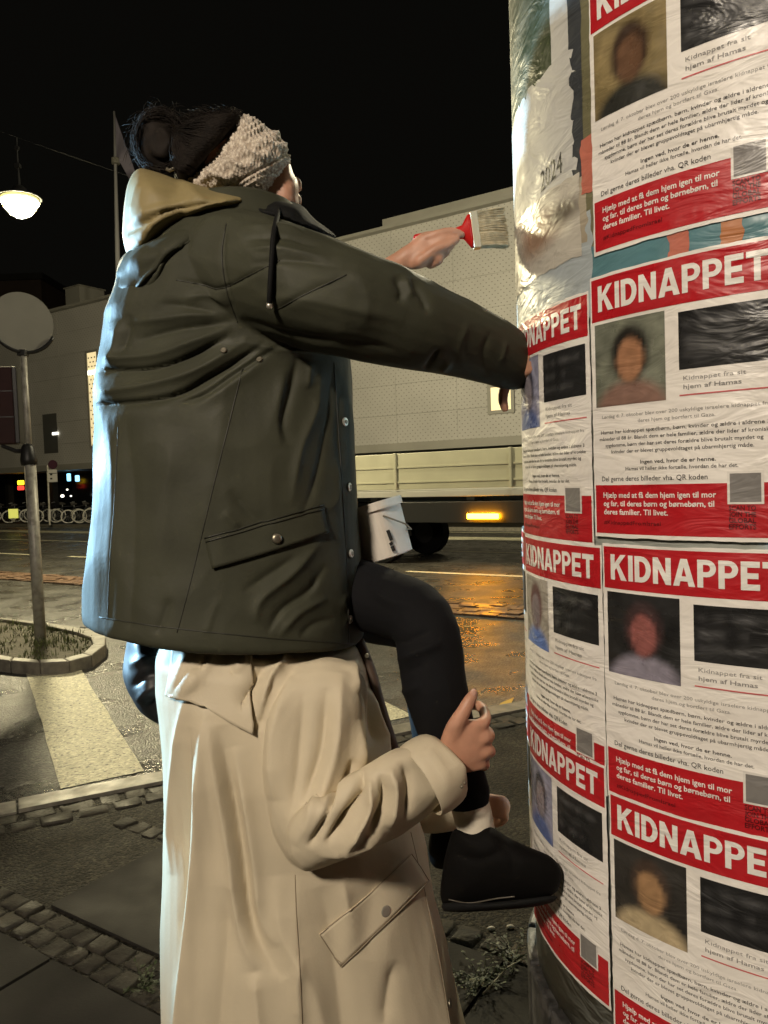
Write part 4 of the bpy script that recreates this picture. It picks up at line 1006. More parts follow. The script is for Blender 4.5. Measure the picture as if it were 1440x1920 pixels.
FB = [ # back pleats
    ([(388, 1325), (382, 1450), (376, 1600), (358, 1760), (345, 1925)], 17, .013, 0, 2), ([(412, 1360), (432, 1470), (452, 1600), (470, 1730), (505, 1800), (535, 1830)], 20, -.011, 1, 0), ([(396, 1350), (414, 1470), (434, 1600), (450, 1730), (482, 1815)], 12, .008), ([(566, 1925), (560, 1850), (566, 1780)], 12, .005), ([(640, 1640), (655, 1720), (660, 1790)], 12, .004), ([(720, 1925), (730, 1850), (745, 1800)], 14, -.005), ([(350, 1310), (336, 1400), (326, 1500), (324, 1640)], 9, .007),
    ([(440, 1400), (460, 1500), (478, 1620), (490, 1720), (520, 1770)], 15, .010), ([(362, 1360), (358, 1500), (350, 1680), (334, 1850)], 10, -.007), ([(520, 1640), (530, 1740), (580, 1830), (610, 1925)], 22, .006, 0, 2), ([(430, 1660), (425, 1760), (410, 1925)], 18, -.006, 0, 2),
    ([(600, 1660), (620, 1760), (640, 1925)], 24, -.005, 0, 2), ([(480, 1820), (490, 1925)], 14, .006, 0, 2),
    # shoulder / cape
    ([(418, 1200), (385, 1255), (345, 1306)], 9, .006), ([(372, 1200), (352, 1250), (335, 1300)], 8, .004), ([(396, 1225), (370, 1270)], 6, -.006), ([(500, 1240), (470, 1290), (450, 1330)], 10, -.008), ([(540, 1225), (505, 1280), (488, 1350)], 8, .009), ([(522, 1250), (500, 1310), (489, 1370)], 8, -.005), ([(470, 1225), (440, 1260)], 10, .006),
    # sleeve upper
    ([(640, 1262), (628, 1400), (590, 1520), (555, 1585)], 14, .009), ([(612, 1290), (604, 1400), (570, 1510)], 12, -.008), ([(548, 1270), (520, 1380), (516, 1500)], 16, .008), ([(672, 1350), (668, 1420), (640, 1490), (590, 1570)], 9, .011), ([(656, 1420), (628, 1500), (578, 1585)], 7, -.013, 1), ([(570, 1300), (560, 1420), (545, 1530)], 10, -.004),
    # elbow and forearm
    ([(682, 1442), (660, 1500), (610, 1580)], 8, -.014, 1), ([(694, 1462), (690, 1520), (640, 1590)], 8, .012), ([(712, 1452), (715, 1500), (690, 1560)], 8, -.009, 1), ([(732, 1440), (742, 1490), (730, 1550)], 9, .009), ([(752, 1425), (766, 1470), (760, 1535)], 8, -.007), ([(600, 1600), (660, 1585), (720, 1560)], 9, .006),
    # chest right of the arm
    ([(690, 1290), (704, 1350), (726, 1410)], 8, .008), ([(672, 1260), (690, 1330), (700, 1400)], 7, -.008), ([(655, 1240), (672, 1300)], 8, .006),
    # below the arm
    ([(560, 1640), (556, 1760), (562, 1925)], 26, .004, 0, 2), ([(740, 1600), (700, 1680), (690, 1800)], 30, -.004), ([(800, 1680), (815, 1780), (835, 1925)], 16, .005, 0, 2)]
sculpt(me, [(f[0], f[1], f[2] * 1.9) + tuple(f[3:]) for f in FB], ((4.5, .006, (1, 1, .25), 1), (10., .003, (1, 1, .4), 1)))
coatB = link('raincoat', me, M['beige_coat'], pb, True); sfB = Surf(me)
flap(sfB, [(598, 1751), (690, 1676), (769, 1601)], [(640, 1811), (728, 1726), (802, 1652)], M['beige_coat'], coatB, 'pocket_flap', .003, .003)
for sd in ([(598, 1751), (690, 1676), (769, 1601)], [(598, 1751), (618, 1782), (640, 1811)], [(769, 1601), (786, 1626), (802, 1652)], [(604, 1760), (624, 1790), (643, 1806)], [(640, 1811), (728, 1726), (802, 1652)]):
    seam(sfB, sd, M['beige_seam'], coatB, .0009, off=.0034)
snap(sfB, 723, 1708, M['metal'], coatB, .0105); snap(sfB, 842, 1881, M['metal_dark'], coatB, .0085)
seam(sfB, [(553, 1640), (556, 1720), (562, 1820), (567, 1935)], M['beige_seam'], coatB, .0010)
seam(sfB, [(770, 1560), (796, 1670), (822, 1790), (846, 1935)], M['beige_seam'], coatB, .0008)
flap(sfB, [(326, 1218), (370, 1218), (420, 1222), (470, 1230)], [(322, 1304), (350, 1308), (430, 1350), (478, 1374)], M['beige_coat'], coatB, 'storm_flap', .007, .003, 40, 20, .008)
# turned-up cuff
a, b = P(786, 1468, 1.362), P(848, 1424, 1.388); ax = (b - a) / np.linalg.norm(b - a)
cm = MB().tube([a, a + (b - a) * .1, a + (b - a) * .5, b, b - ax * .004, b - ax * .03], [.0655, .070, .0685, .0645, .060, .056], 40, caps=False, up=(0, -1, 0)).mesh('cuff')
ob = bpy.data.objects.new('tmp', cm); COL.objects.link(ob); sb = ob.modifiers.new('s', 'SUBSURF'); sb.levels = 2
dg = bpy.context.evaluated_depsgraph_get(); cme = bpy.data.meshes.new_from_object(ob.evaluated_get(dg)); bpy.data.objects.remove(ob)
sculpt(cme, [([(800, 1400), (830, 1440), (842, 1490)], 8, .004), ([(815, 1395), (850, 1440)], 9, -.003)], ((16., .004, (1, 1, 1)),))
cuff = link('cuff', cme, M['beige_coat'], coatB, True); sfc = Surf(cme)
s_ = cuff.modifiers.new('solid', 'SOLIDIFY'); s_.thickness = .003
for x, y in ((864, 1474), (870, 1467)): snap(sfc, x, y, M['metal_dark'], coatB, .0032)
# brown facing edge of the coat front
pts = [(672, 1200, 1.58), (694, 1255, 1.57), (712, 1320, 1.56), (732, 1385, 1.56), (748, 1435, 1.56)]
MB().tube(dens([P(*p) for p in pts]), .011, 10, flat=1.3).build('front_facing', M['brown'], coatB, smooth=True)
sn = MB(); c = P(688, 1229, 1.553); sn.tube([c, c + (0, -.003, 0)], [.005, .004], 12).build('snap_button', M['metal_dark'], coatB)
# shoes on the pavement and trouser legs
for s_d in (-.1, .1):
    hp = P(580, 2000, DB + s_d); q = np.array([hp[0] - .02, hp[1], 0])
    MB().tube([np.array([hp[0], hp[1], .62]), np.array([hp[0] - .01, hp[1], .3]), np.array([hp[0] - .02, hp[1], .06])], [.09, .075, .07], 16).build('trouser_leg', M['trouser'], pb, smooth=True)
    bt = MB(); bt.ell(q + (.06, 0, .045), (.15, .05, .045)); bt.ell(q + (-.03, 0, .06), (.06, .045, .06)); bm_ = remesh(bt, .006, 4); link('shoe', bm_, M['boot'], pb, True)
    MB().box(q + (.05, 0, .008), (.28, .085, .014)).build('sole', M['rubber'], pb, bevel=.005)

# black soft bundle behind the shoulder
bb = MB(); pillow(bb, [(244, 1180), (300, 1176), (322, 1200), (326, 1260), (326, 1340), (318, 1366), (292, 1354), (262, 1334), (240, 1302), (231, 1268), (236, 1222)], 1.70, .11)
bme = remesh(bb, .006, 4)
sculpt(bme, [([(246, 1290), (270, 1270), (300, 1262)], 6, -.012), ([(255, 1315), (285, 1290), (312, 1285)], 7, .010), ([(270, 1330), (295, 1312), (318, 1310)], 6, -.012), ([(240, 1250), (275, 1235), (310, 1230)], 8, .010), ([(290, 1350), (305, 1320), (318, 1290)], 5, .008)], ((14., .006, (1, 1, 1)),))
M['quilt'] = mat('black_shell_fabric', (.012, .012, .013), .5, spec=.4, bump=.2, bscale=60)
bg_ = thing('fabric_bundle', 'black puffy fabric bundle bulging out behind the beige shoulder', 'bag', P(285, 1366, 1.70))
link('shell', bme, M['quilt'], bg_, True); sfq = Surf(bme)
MB().tube(dens([P(300, 1180, 1.62), P(315, 1200, 1.60), P(330, 1190, 1.62)]), .012, 8, flat=.4).build('strap', M['quilt'], bg_)
# ------------------------------------------------------------------ person A: dark green raincoat, sitting on the shoulders, pasting
DA = 1.62
pa = thing('person', 'person in dark green raincoat and knitted headband sitting on the other\'s shoulders, brushing paste', 'person', P(430, 1180, DA))
mb = MB()
hf = np.array([.90, .42, -.08]); hf /= np.linalg.norm(hf); hl = np.array([.42, -.90, 0]); hl /= np.linalg.norm(hl); hu = np.cross(hl, hf) * -1; hu = np.cross(hf, hl); hu = hu if hu[2] > 0 else -hu
hc = P(452, 312, DA)
mb.ell(hc, (.088, .064, .088), (hf, hl, hu), 32, 20)
pillow(mb, [(490, 300), (540, 292), (546, 312), (551, 328), (557, 336), (560, 347), (560, 360), (559, 370), (562, 386), (552, 402), (525, 416), (480, 420), (455, 380)], 1.625, .062)
mb.ell(P(556, 346, 1.655), (.012, .012, .016)); mb.ell(P(557, 352, 1.668), (.012, .011, .010)); mb.ell(P(556, 372, 1.662), (.012, .018, .006)); mb.ell(P(556, 380, 1.66), (.012, .018, .006)); mb.ell(P(548, 404, 1.65), (.022, .022, .02))
mb.ell(P(478, 352, 1.545), (.018, .008, .03), (hf, hl, hu))
chainp(mb, [(440, 380, DA, .055), (420, 440, DA, .06)]); mb.chain([P(415, 450, DA), P(400, 700, DA), P(410, 1000, DA), P(420, 1110, DA)], [.08, .13, .12, .13], 20)
chainp(mb, [(440, 500, 1.48, .05), (660, 575, 1.40, .042), (760, 610, 1.42, .038), (900, 655, 1.50, .032), (972, 692, 1.53, .024)])
chainp(mb, [(480, 480, 1.78, .05), (640, 560, 1.86, .042), (700, 530, 1.80, .034), (752, 492, 1.75, .026), (778, 474, 1.745, .025)])
# hand with the brush
pillow(mb, [(748, 482), (764, 460), (780, 440), (800, 432), (826, 434), (840, 446), (832, 464), (815, 486), (796, 504), (768, 508)], 1.735, .018)
for i, (x0, y0, x1, y1, x2, y2) in enumerate(((818, 440, 846, 434, 866, 440), (826, 452, 848, 452, 838, 470), (822, 466, 838, 470, 822, 486), (812, 480, 824, 488, 806, 498))):
    chainp(mb, [(x0 - 24, y0 + 8, 1.728, .0105), (x0, y0, 1.722, .0108), (x1, y1, 1.722, .0100), (x2, y2, 1.738 if i else 1.728, .0085)], 12)
chainp(mb, [(785, 492, 1.725, .014), (815, 470, 1.712, .0115), (838, 460, 1.712, .010), (856, 450, 1.718, .0085)], 12)
# hand pressed to the column
th = math.radians(176)
chainp(mb, [(962, 690, 1.53, .022), (984, 688, 1.505, .019)])
for k in range(4): chainp(mb, [(980, 674 + k * 10, 1.505, .010), (999 - k, 660 + k * 12, 1.466, .0095), (1017 - k * 3, 652 + k * 13, 1.414 + k * .008, .008)], 10)
chainp(mb, [(956, 706, 1.53, .013), (946, 728, 1.53, .0115), (943, 750, 1.53, .0100), (947, 766, 1.53, .0085)], 12)
# legs
RL = [(560, 1085, 1.64, .080), (640, 1105, 1.62, .064), (715, 1128, 1.55, .058), (790, 1166, 1.47, .052), (816, 1290, 1.425, .050), (842, 1390, 1.43, .040), (872, 1470, 1.435, .032), (888, 1540, 1.44, .030), (900, 1620, 1.43, .028)]
LL = [(560, 1105, 1.72, .085), (690, 1150, 1.80, .058), (780, 1185, 1.84, .048), (800, 1290, 1.85, .045), (812, 1390, 1.83, .038), (826, 1470, 1.80, .032), (834, 1560, 1.79, .028)]
chainp(mb, RL, 16); chainp(mb, LL, 16)
me = remesh(mb, .0042, 4, .45); bodyA = link('body', me, M['skin'], pa, True)
# trousers
for nm, ch, wd in (('right', RL, .011), ('left', LL, .010)):
    m2 = MB(); chainp(m2, [(c[0], c[1], c[2], c[3] + wd) for c in (ch[:7 if nm == 'right' else 6] + ([(877, 1492, 1.436, .031)] if nm == 'right' else [(830, 1520, 1.79, .03)]))], 20); tm = remesh(m2, .006, 6)
    if nm == 'right':
        sculpt(tm, [([(725, 1212), (770, 1200), (810, 1180)], 7, -.006), ([(740, 1240), (785, 1222), (830, 1205)], 8, .011), ([(746, 1264), (800, 1246)], 7, -.005), ([(750, 1300), (790, 1285)], 8, .008), ([(690, 1100), (740, 1130), (790, 1130)], 9, .007), ([(830, 1240), (850, 1340), (868, 1420)], 12, .003), ([(860, 1480), (900, 1470)], 7, -.004), ([(858, 1500), (905, 1492)], 6, .004)], ((12., .003, (1, 1, 1)),))
    link('trouser_leg', tm, M['trouser'], pa, True)
# socks, boots
m2 = MB(); chainp(m2, [(880, 1505, 1.436, .037), (889, 1545, 1.437, .036), (896, 1570, 1.435, .034)], 20); sk = remesh(m2, .005, 3); sculpt(sk, [([(855, 1530), (915, 1520)], 5, .003), ([(858, 1543), (916, 1534)], 4, -.003)], ((30., .002, (1, 1, 1)),)); link('sock', sk, M['sock'], pa, True)
m2 = MB(); pillow(m2, [(848, 1550), (880, 1556), (918, 1546), (946, 1566), (990, 1588), (1035, 1606), (1056, 1634), (1050, 1672), (1020, 1688), (940, 1694), (850, 1700), (826, 1698), (823, 1660), (834, 1604)], 1.418, .047, slope=(-.00022, 0))
bt = remesh(m2, .005, 4); sculpt(bt, [([(850, 1600), (900, 1612), (950, 1590)], 8, -.004), ([(930, 1570), (960, 1610), (960, 1650)], 8, -.003)], ((18., .002, (1, 1, 1)),))
b_ = link('boot', bt, M['boot'], pa, True); sfb = Surf(bt)
m2 = MB(); pillow(m2, [(824, 1690), (880, 1694), (960, 1688), (1048, 1676), (1044, 1690), (1010, 1700), (950, 1706), (870, 1711), (828, 1710)], 1.418, .046, slope=(-.00022, 0)); link('sole', remesh(m2, .005, 2), M['rubber'], b_, True)
seam(sfb, [(842, 1686), (880, 1692), (930, 1684), (965, 1680)], mat('boot_welt', (.07, .06, .045), .5), b_, .0014, 'welt', .001)
m2 = MB(); pillow(m2, [(808, 1548), (846, 1545), (872, 1572), (915, 1590), (920, 1620), (880, 1630), (812, 1632), (800, 1600)], 1.79, .045); link('boot', remesh(m2, .006, 4), M['boot'], pa, True)
m2 = MB(); chainp(m2, [(826, 1505, 1.79, .035), (834, 1560, 1.79, .034)], 16); link('sock', remesh(m2, .006, 2), M['sock'], pa, True)
# raincoat
mb = MB()
torso(mb, [(384, 384, 415, 520, .09), (402, 405, 360, 560, .15), (430, 445, 345, 596, .17), (480, 490, 300, 618, .20), (540, 545, 244, 634, .215), (600, 605, 214, 645, .215), (660, 665, 206, 652, .21), (740, 742, 194, 660, .21), (800, 803, 196, 664, .215),
           (900, 905, 191, 669, .22), (1000, 1010, 185, 674, .23), (1100, 1105, 179, 678, .24), (1138, 1160, 178, 680, .245), (1150, 1186, 179, 680, .245), (1153, 1191, 186, 675, .24)], DA, .22, 64, 2.3)
chainp(mb, [(440, 505, 1.50, .112), (520, 525, 1.44, .110), (590, 548, 1.405, .103), (660, 570, 1.385, .092), (760, 602, 1.40, .081), (850, 630, 1.445, .073), (920, 658, 1.49, .062), (962, 682, 1.52, .047)], 24)
chainp(mb, [(500, 480, 1.76, .09), (620, 560, 1.86, .07), (690, 540, 1.80, .05)], 16)
me = remesh(mb, .0038, 5, .5)
FA = [ # folds fanning from the arm pit across the back
    ([(440, 602), (380, 612), (318, 622), (250, 640)], 9, -.010), ([(432, 588), (360, 592), (290, 600), (235, 606)], 10, .009), ([(430, 628), (350, 671), (282, 690), (208, 694)], 8, -.016, 1, 2), ([(436, 612), (370, 640), (300, 664), (215, 674)], 11, .012, 0, 2),
    ([(500, 640), (395, 705), (331, 739), (264, 752), (198, 757)], 8, -.017, 1, 2), ([(470, 634), (380, 690), (310, 715), (205, 735)], 12, .013, 0, 2), ([(535, 640), (440, 700), (385, 738), (320, 760)], 8, -.011, 1), ([(520, 652), (430, 722), (360, 765)], 14, .008),
    ([(225, 600), (222, 640), (212, 690)], 12, .012), ([(245, 590), (240, 630), (228, 670)], 8, -.008), ([(200, 770), (212, 840), (216, 950), (206, 1080)], 18, .006), ([(238, 780), (250, 900), (252, 1050), (245, 1170)], 16, -.006, 0, 2),
    # upper back and shoulder
    ([(330, 525), (380, 534), (415, 541), (470, 515), (525, 488)], 4, -.006), ([(345, 560), (400, 555), (430, 575)], 8, .007), ([(300, 570), (350, 575), (420, 592)], 7, -.007), ([(430, 420), (418, 480), (428, 550), (446, 608)], 5, -.006), ([(455, 430), (520, 425), (570, 432)], 7, .006), ([(460, 452), (530, 446), (600, 462)], 7, -.008), ([(455, 470), (530, 470), (620, 486)], 8, .008), ([(470, 495), (560, 490), (640, 505)], 7, -.006), ([(500, 405), (560, 415)], 7, -.006),
    # sleeve
    ([(450, 600), (540, 625), (640, 640), (740, 655)], 13, -.010), ([(450, 640), (520, 655), (600, 660)], 10, .009), ([(470, 560), (560, 560), (660, 580), (760, 600)], 18, .007), ([(520, 580), (590, 545), (660, 520)], 7, -.005), ([(738, 520), (752, 548), (745, 570)], 8, -.010), ([(770, 528), (790, 560), (800, 590)], 8, -.010), ([(756, 520), (772, 560)], 7, .008), ([(795, 690), (812, 665), (822, 650)], 6, -.010), ([(825, 695), (845, 672)], 7, .007), ([(880, 600), (860, 650), (872, 690)], 10, .005), ([(920, 620), (905, 665), (915, 705)], 8, -.005), ([(950, 640), (938, 680)], 6, .004), ([(660, 500), (690, 560), (680, 620)], 20, .005),
    # front panel
    ([(560, 660), (548, 720), (530, 790), (540, 835)], 12, -.012), ([(535, 690), (520, 780), (525, 840)], 14, .008), ([(600, 690), (590, 770), (560, 850), (545, 950)], 12, .011), ([(622, 690), (612, 800), (590, 900), (560, 980)], 9, -.009), ([(640, 670), (632, 800), (640, 920), (650, 1060), (655, 1200)], 8, -.006, 0, 2), ([(580, 680), (575, 730)], 8, .008),
    ([(430, 920), (470, 965), (510, 985)], 14, -.008), ([(420, 960), (450, 990)], 10, .006), ([(478, 1170), (490, 1125), (545, 1078), (600, 1015)], 11, .012), ([(500, 1190), (530, 1145), (580, 1110), (610, 1060)], 9, -.012, 1), ([(520, 1195), (560, 1150), (612, 1120)], 10, .010), ([(455, 1110), (500, 1080), (560, 1040)], 10, -.007), ([(560, 1195), (590, 1170), (625, 1160)], 9, -.007), ([(390, 1180), (400, 1150), (412, 1120)], 8, .004, 0, 1), ([(300, 1180), (312, 1150), (318, 1120)], 10, -.005, 0, 1), ([(420, 760), (400, 900), (370, 1040)], 30, .006), ([(330, 800), (310, 950), (300, 1080)], 40, .006), ([(655, 1110), (640, 1130), (652, 1150), (640, 1180)], 5, .004), ([(610, 960), (630, 930), (628, 860)], 9, .006)]
sculpt(me, [(f[0], f[1] * .85, f[2] * .78) + tuple(f[3:]) for f in FA], ((4.5, .005, (1, 1, .6), 1), (10., .0022, (1, 1, .8), 1)))
coatA = link('raincoat', me, M['green_coat'], pa, True); sfA = Surf(me)
for pl in ([(455, 690), (428, 800), (398, 920), (360, 1080), (332, 1186)], [(330, 525), (380, 534), (415, 541), (470, 515), (525, 488)], [(424, 420), (416, 480), (426, 550), (446, 605)], [(520, 580), (580, 548), (650, 515)], [(626, 680), (634, 800), (642, 920), (650, 1060), (654, 1205)], [(186, 1157), (280, 1172), (380, 1184), (500, 1196), (600, 1203), (672, 1208)], [(222, 800), (214, 950), (206, 1060), (202, 1160)]):
    seam(sfA, pl, M['green_seam'], coatA, .0011, n=14)
flap(sfA, [(384, 1009), (490, 980), (605, 947)], [(399, 1066), (500, 1036), (612, 998)], M['green_coat'], coatA, 'pocket_flap', .004, .0035, free=.004)
for pl in ([(384, 1009), (490, 980), (605, 947)], [(387, 1016), (490, 987), (606, 954)], [(399, 1066), (500, 1036), (612, 998)]): seam(sfA, pl, M['green_seam'], coatA, .0011, off=.0052)
for x, y in ((646, 791), (654, 913), (657, 1038), (655, 1161)):
    sn = snap(sfA, x, y, M['metal'], coatA, .0085); snap(sfA, x, y, M['metal_dark'], coatA, .0045, 'snap_centre').location = sfA.hit(x, y)[1] * .0016
c, nr = sfA.hit(517, 1010, .009); MB().tube([c, c + nr * .003, c + nr * .0045], [.0098, .0088, .004], 18).build('snap_button', M['metal_dark'], coatA, smooth=True)
for x, y in ((420, 658), (487, 675)): snap(sfA, x, y, M['metal_dark'], coatA, .006, 'eyelet')
# drawstring
pts = [sfA.hit(x, y, .011)[0] for x, y in ((519, 400), (517, 440), (516, 490), (514, 540), (513, 566))]
MB().tube(dens(pts), .0048, 8).build('drawstring', M['black_cloth'], coatA, smooth=True)
MB().tube([pts[-1] + (0, 0, .003), pts[-1] - (0, 0, .004), pts[-1] - (0, 0, .008)], [.005, .0062, .003], 10).build('cord_end', M['metal'], coatA, smooth=True)
# hood hanging down the back
m2 = MB(); pillow(m2, [(445, 386), (470, 392), (420, 428), (360, 470), (318, 520), (286, 566), (252, 584), (218, 580), (208, 552), (220, 520), (222, 494), (240, 472), (290, 440), (350, 412), (400, 392)], 1.58, .185, dens=5)
hm = remesh(m2, .0055, 6)
sculpt(hm, [([(440, 400), (370, 440), (300, 500), (240, 570)], 16, -.020, 1), ([(420, 395), (340, 425), (270, 470), (228, 520)], 11, .013), ([(400, 430), (340, 480), (290, 540), (262, 580)], 13, .012), ([(380, 404), (310, 440), (250, 486)], 6, -.008), ([(228, 498), (222, 530), (214, 556)], 7, .010), ([(236, 540), (250, 560), (240, 580)], 8, -.010), ([(300, 470), (262, 510), (240, 545)], 8, -.009)], ((9., .006, (1, 1, 1)), (24., .002, (1, 1, 1))))
hood = link('hood', hm, M['green_coat'], pa, True)
m2 = MB(); pillow(m2, [(262, 314), (300, 324), (345, 340), (400, 356), (462, 372), (420, 392), (370, 410), (320, 432), (270, 466), (244, 488), (236, 470), (228, 440), (230, 400), (238, 352), (248, 326)], 1.575, .150, dens=5)
pillow(m2, [(330, 330), (380, 348), (440, 362), (484, 372), (462, 384), (420, 394), (370, 408), (330, 420), (300, 400)], 1.575, .165, dens=5)
lm = remesh(m2, .005, 6)
sculpt(lm, [([(232, 442), (262, 424), (300, 402), (350, 388), (420, 376)], 9, -.013, 1), ([(236, 425), (270, 404), (320, 386), (390, 372)], 10, .010), ([(250, 470), (300, 436), (360, 408)], 7, .007), ([(270, 385), (300, 374), (340, 372)], 12, -.006), ([(262, 330), (255, 370), (246, 410)], 12, .006)], ((9., .005, (1, 1, 1)),))
link('hood_lining', lm, M['lining'], hood, True)
# blue-white glints come from light: snaps of the hood edge
m2 = MB(); pillow(m2, [(420, 378), (470, 368), (512, 368), (548, 378), (572, 388), (588, 410), (640, 446), (612, 452), (560, 430), (500, 412), (450, 396)], 1.60, .165)
cm_ = remesh(m2, .005, 5); sculpt(cm_, [([(470, 380), (540, 400), (600, 435)], 7, -.008), ([(450, 385), (520, 410), (580, 438)], 7, .006)], ((20., .003, (1, 1, 1)),)); link('collar', cm_, M['black_cloth'], pa, True)
# headband
m2 = MB(); pillow(m2, [(455, 213), (470, 216), (492, 230), (518, 250), (540, 280), (547, 294), (540, 312), (526, 332), (510, 352), (498, 373), (470, 372), (420, 364), (380, 355), (350, 347), (362, 326), (385, 300), (412, 268), (436, 236)], 1.605, .098, rings=10, dens=5)
bmh = remesh(m2, .0021, 2)
v_, n_ = vget(bmh); X_, Y_, _ = proj(v_)
sx_ = (X_ - 525) * -.87 + (Y_ - 265) * .49; tx_ = (X_ - 525) * .49 + (Y_ - 265) * .87
tc_ = tx_ + 2; dsp = np.zeros(len(v_))
for k in (0, 1):
    ph = 2 * np.pi * sx_ / 74 + k * np.pi; dsp = np.maximum(dsp, .0095 * (.72 + .28 * np.sin(ph)) * np.exp(-((tc_ - 13 * np.cos(ph)) / 8.5) ** 2))
for o_ in (-30, 30): dsp -= .004 * np.exp(-((tc_ - o_) / 4.) ** 2)
wob = np.array([noise.noise(Vector(q * 60)) for q in v_])
dsp += .0014 * np.cos(2 * np.pi * tx_ / 10.5 + wob) * (np.abs(tc_) > 26) + .0015 * np.cos(2 * np.pi * (sx_ / 7.2 + .8 * np.abs((tx_ / 10.5) % 1 - .5)) + 1.4 * wob) + .0016 * wob
vset(bmh, v_ + n_ * dsp[:, None])
link('headband', bmh, M['knit'], pa, True)
# hair: cap of hair, bun and loose strands
m2 = MB(); pillow(m2, [(350, 348), (328, 338), (318, 306), (320, 270), (334, 238), (362, 218), (400, 207), (440, 207), (462, 216), (444, 240), (420, 268), (394, 300), (368, 332)], 1.615, .094, dens=5)
hcap = remesh(m2, .005, 4); sculpt(hcap, [], ((16., .006, (1, 1, 1)), (45., .002, (1, 1, .4)))); hair = link('hair', hcap, M['hair'], pa, True)
m2 = MB(); pillow(m2, [(330, 330), (300, 326), (270, 312), (254, 288), (250, 250), (256, 222), (280, 206), (308, 204), (330, 214), (346, 240), (345, 300)], 1.625, .055, dens=4)
bun = remesh(m2, .005, 3); sculpt(bun, [([(270, 230), (300, 222), (330, 240), (335, 280), (310, 305), (280, 290), (275, 260)], 7, -.010), ([(285, 250), (305, 245), (318, 265), (305, 285)], 6, .008)], ((30., .008, (1, 1, 1)),)); link('bun', bun, M['hair'], hair, True)
r_ = random.Random(5); strands = MB()
def strand(p0, p1, p2, n=7, r=.0007):
    p0, p1, p2 = P(*p0), P(*p1), P(*p2); strands.tube([(1 - t) ** 2 * p0 + 2 * t * (1 - t) * p1 + t * t * p2 for t in np.linspace(0, 1, n)], [r] * (n - 1) + [r * .3], 4)
for k in range(520):
    a = r_.uniform(0, 6.28); b = a + r_.uniform(.5, 2.0); R1, R2 = r_.uniform(.85, 1.06), r_.uniform(.85, 1.12); cx, cy = 297, 264; d0 = 1.625 + r_.uniform(-.055, .03)
    strand((cx + 44 * R1 * math.cos(a), cy + 58 * R1 * math.sin(a), d0), (cx + 56 * R2 * math.cos((a + b) / 2), cy + 72 * R2 * math.sin((a + b) / 2), d0 - .008), (cx + 44 * R2 * math.cos(b), cy + 58 * R2 * math.sin(b), d0 + r_.uniform(-.01, .01)))
for k in range(260):
    t = r_.random(); x = 330 + 125 * t; y = 236 - 28 * math.sin(min(1, t * 1.2) * 1.57) ; L = r_.uniform(10, 46)
    strand((x + r_.uniform(-4, 4), y + r_.uniform(0, 14), 1.60 + r_.uniform(-.06, .05)), (x - L * .4, y - r_.uniform(2, 12), 1.6), (x - L, y + r_.uniform(-14, 22), 1.60 + r_.uniform(-.05, .05)), r=.0005)
for k in range(900):
    t = r_.random(); s2 = r_.random(); x0 = 455 - 95 * t; y0 = 218 + 112 * t
    strand((x0 - 3, y0, 1.530 + .03 * abs(t - .5)), (x0 - 40 * s2 - 20, y0 - 22 + 10 * t, 1.496), (330 + r_.uniform(-10, 10), 270 + r_.uniform(-30, 40), 1.555), r=.0007)
for k in range(80):
    a = r_.uniform(2.6, 5.6); R1 = r_.uniform(.9, 1.05); cx, cy = 300, 262; L = r_.uniform(10, 34); b = a + r_.uniform(-1.1, 1.1)
    x0, y0 = cx + 46 * R1 * math.cos(a), cy + 58 * R1 * math.sin(a)
    strand((x0, y0, 1.61 + r_.uniform(-.05, .03)), (x0 + L * .6 * math.cos(a), y0 + L * .6 * math.sin(a), 1.6), (x0 + L * math.cos(b), y0 + L * math.sin(b) + r_.uniform(0, 14), 1.6 + r_.uniform(-.03, .03)), r=.00045)
tag(strands.build('hair_strands', M['hair'], hair, smooth=True), kind='stuff')
c = P(318, 320, 1.53); MB().tube([c + (-.006, 0, .004), c, c + (.01, 0, .004)], .0035, 8).build('hair_clip', M['metal_dark'], hair)

# ------------------------------------------------------------------ paint brush, bucket
br = thing('paint_brush', 'wide flat paste brush with red handle and wet pale bristles', 'brush', P(850, 452, 1.735))
hx = P(950, 424, 1.735) - P(885, 433, 1.735); hx /= np.linalg.norm(hx); hz = np.array([0, 0, 1.]) - hx * hx[2]; hz /= np.linalg.norm(hz); hy = np.cross(hz, hx)
c0 = P(886, 433, 1.735)
MB().loft([[c0 + hx * s + hz * (h * math.cos(a)) + hy * (w_ * math.sin(a)) for a in np.arange(16) * math.pi / 8] for s, h, w_ in ((-.135, .004, .004), (-.13, .010, .007), (-.08, .013, .009), (-.045, .010, .008), (-.022, .016, .009), (-.008, .037, .010), (0, .039, .010))]).build('handle', M['red_plastic'], br, smooth=True)
MB().loft([[c0 + hx * s + hz * h * x + hy * w_ * y for x, y in ((-1, -1), (1, -1), (1, 1), (-1, 1))] for s, h, w_ in ((-.002, .040, .0115), (.013, .0405, .0118), (.014, .039, .0105))]).build('ferrule', mat('brush_ferrule', (.62, .55, .40), .35, metal=.6), br, bevel=.002)
bs = MB()
for k in range(1500):
    y, z = r_.uniform(-1, 1), r_.uniform(-1, 1); s0 = c0 + hx * .012 + hz * .038 * z + hy * .0105 * y; L = .062 + r_.uniform(-.006, .004); sp = .0022 * math.sin(z * 9)
    bs.tube([s0, s0 + hx * L * .5 + hz * (sp + z * .001) + hy * y * .003, s0 + hx * L + hz * (sp * 2 - .003 + z * .002 + r_.uniform(-.002, .002)) + hy * y * .004], [.0009, .0009, .0004], 4, caps=False)
tag(bs.build('bristles', mat('bristles', (.50, .43, .29), .5, var=.3, vscale=60), br), kind='stuff')
bk_ = thing('bucket', 'white plastic paste bucket with wire handle tilted on the lap', 'bucket', P(716, 1050, 1.66))
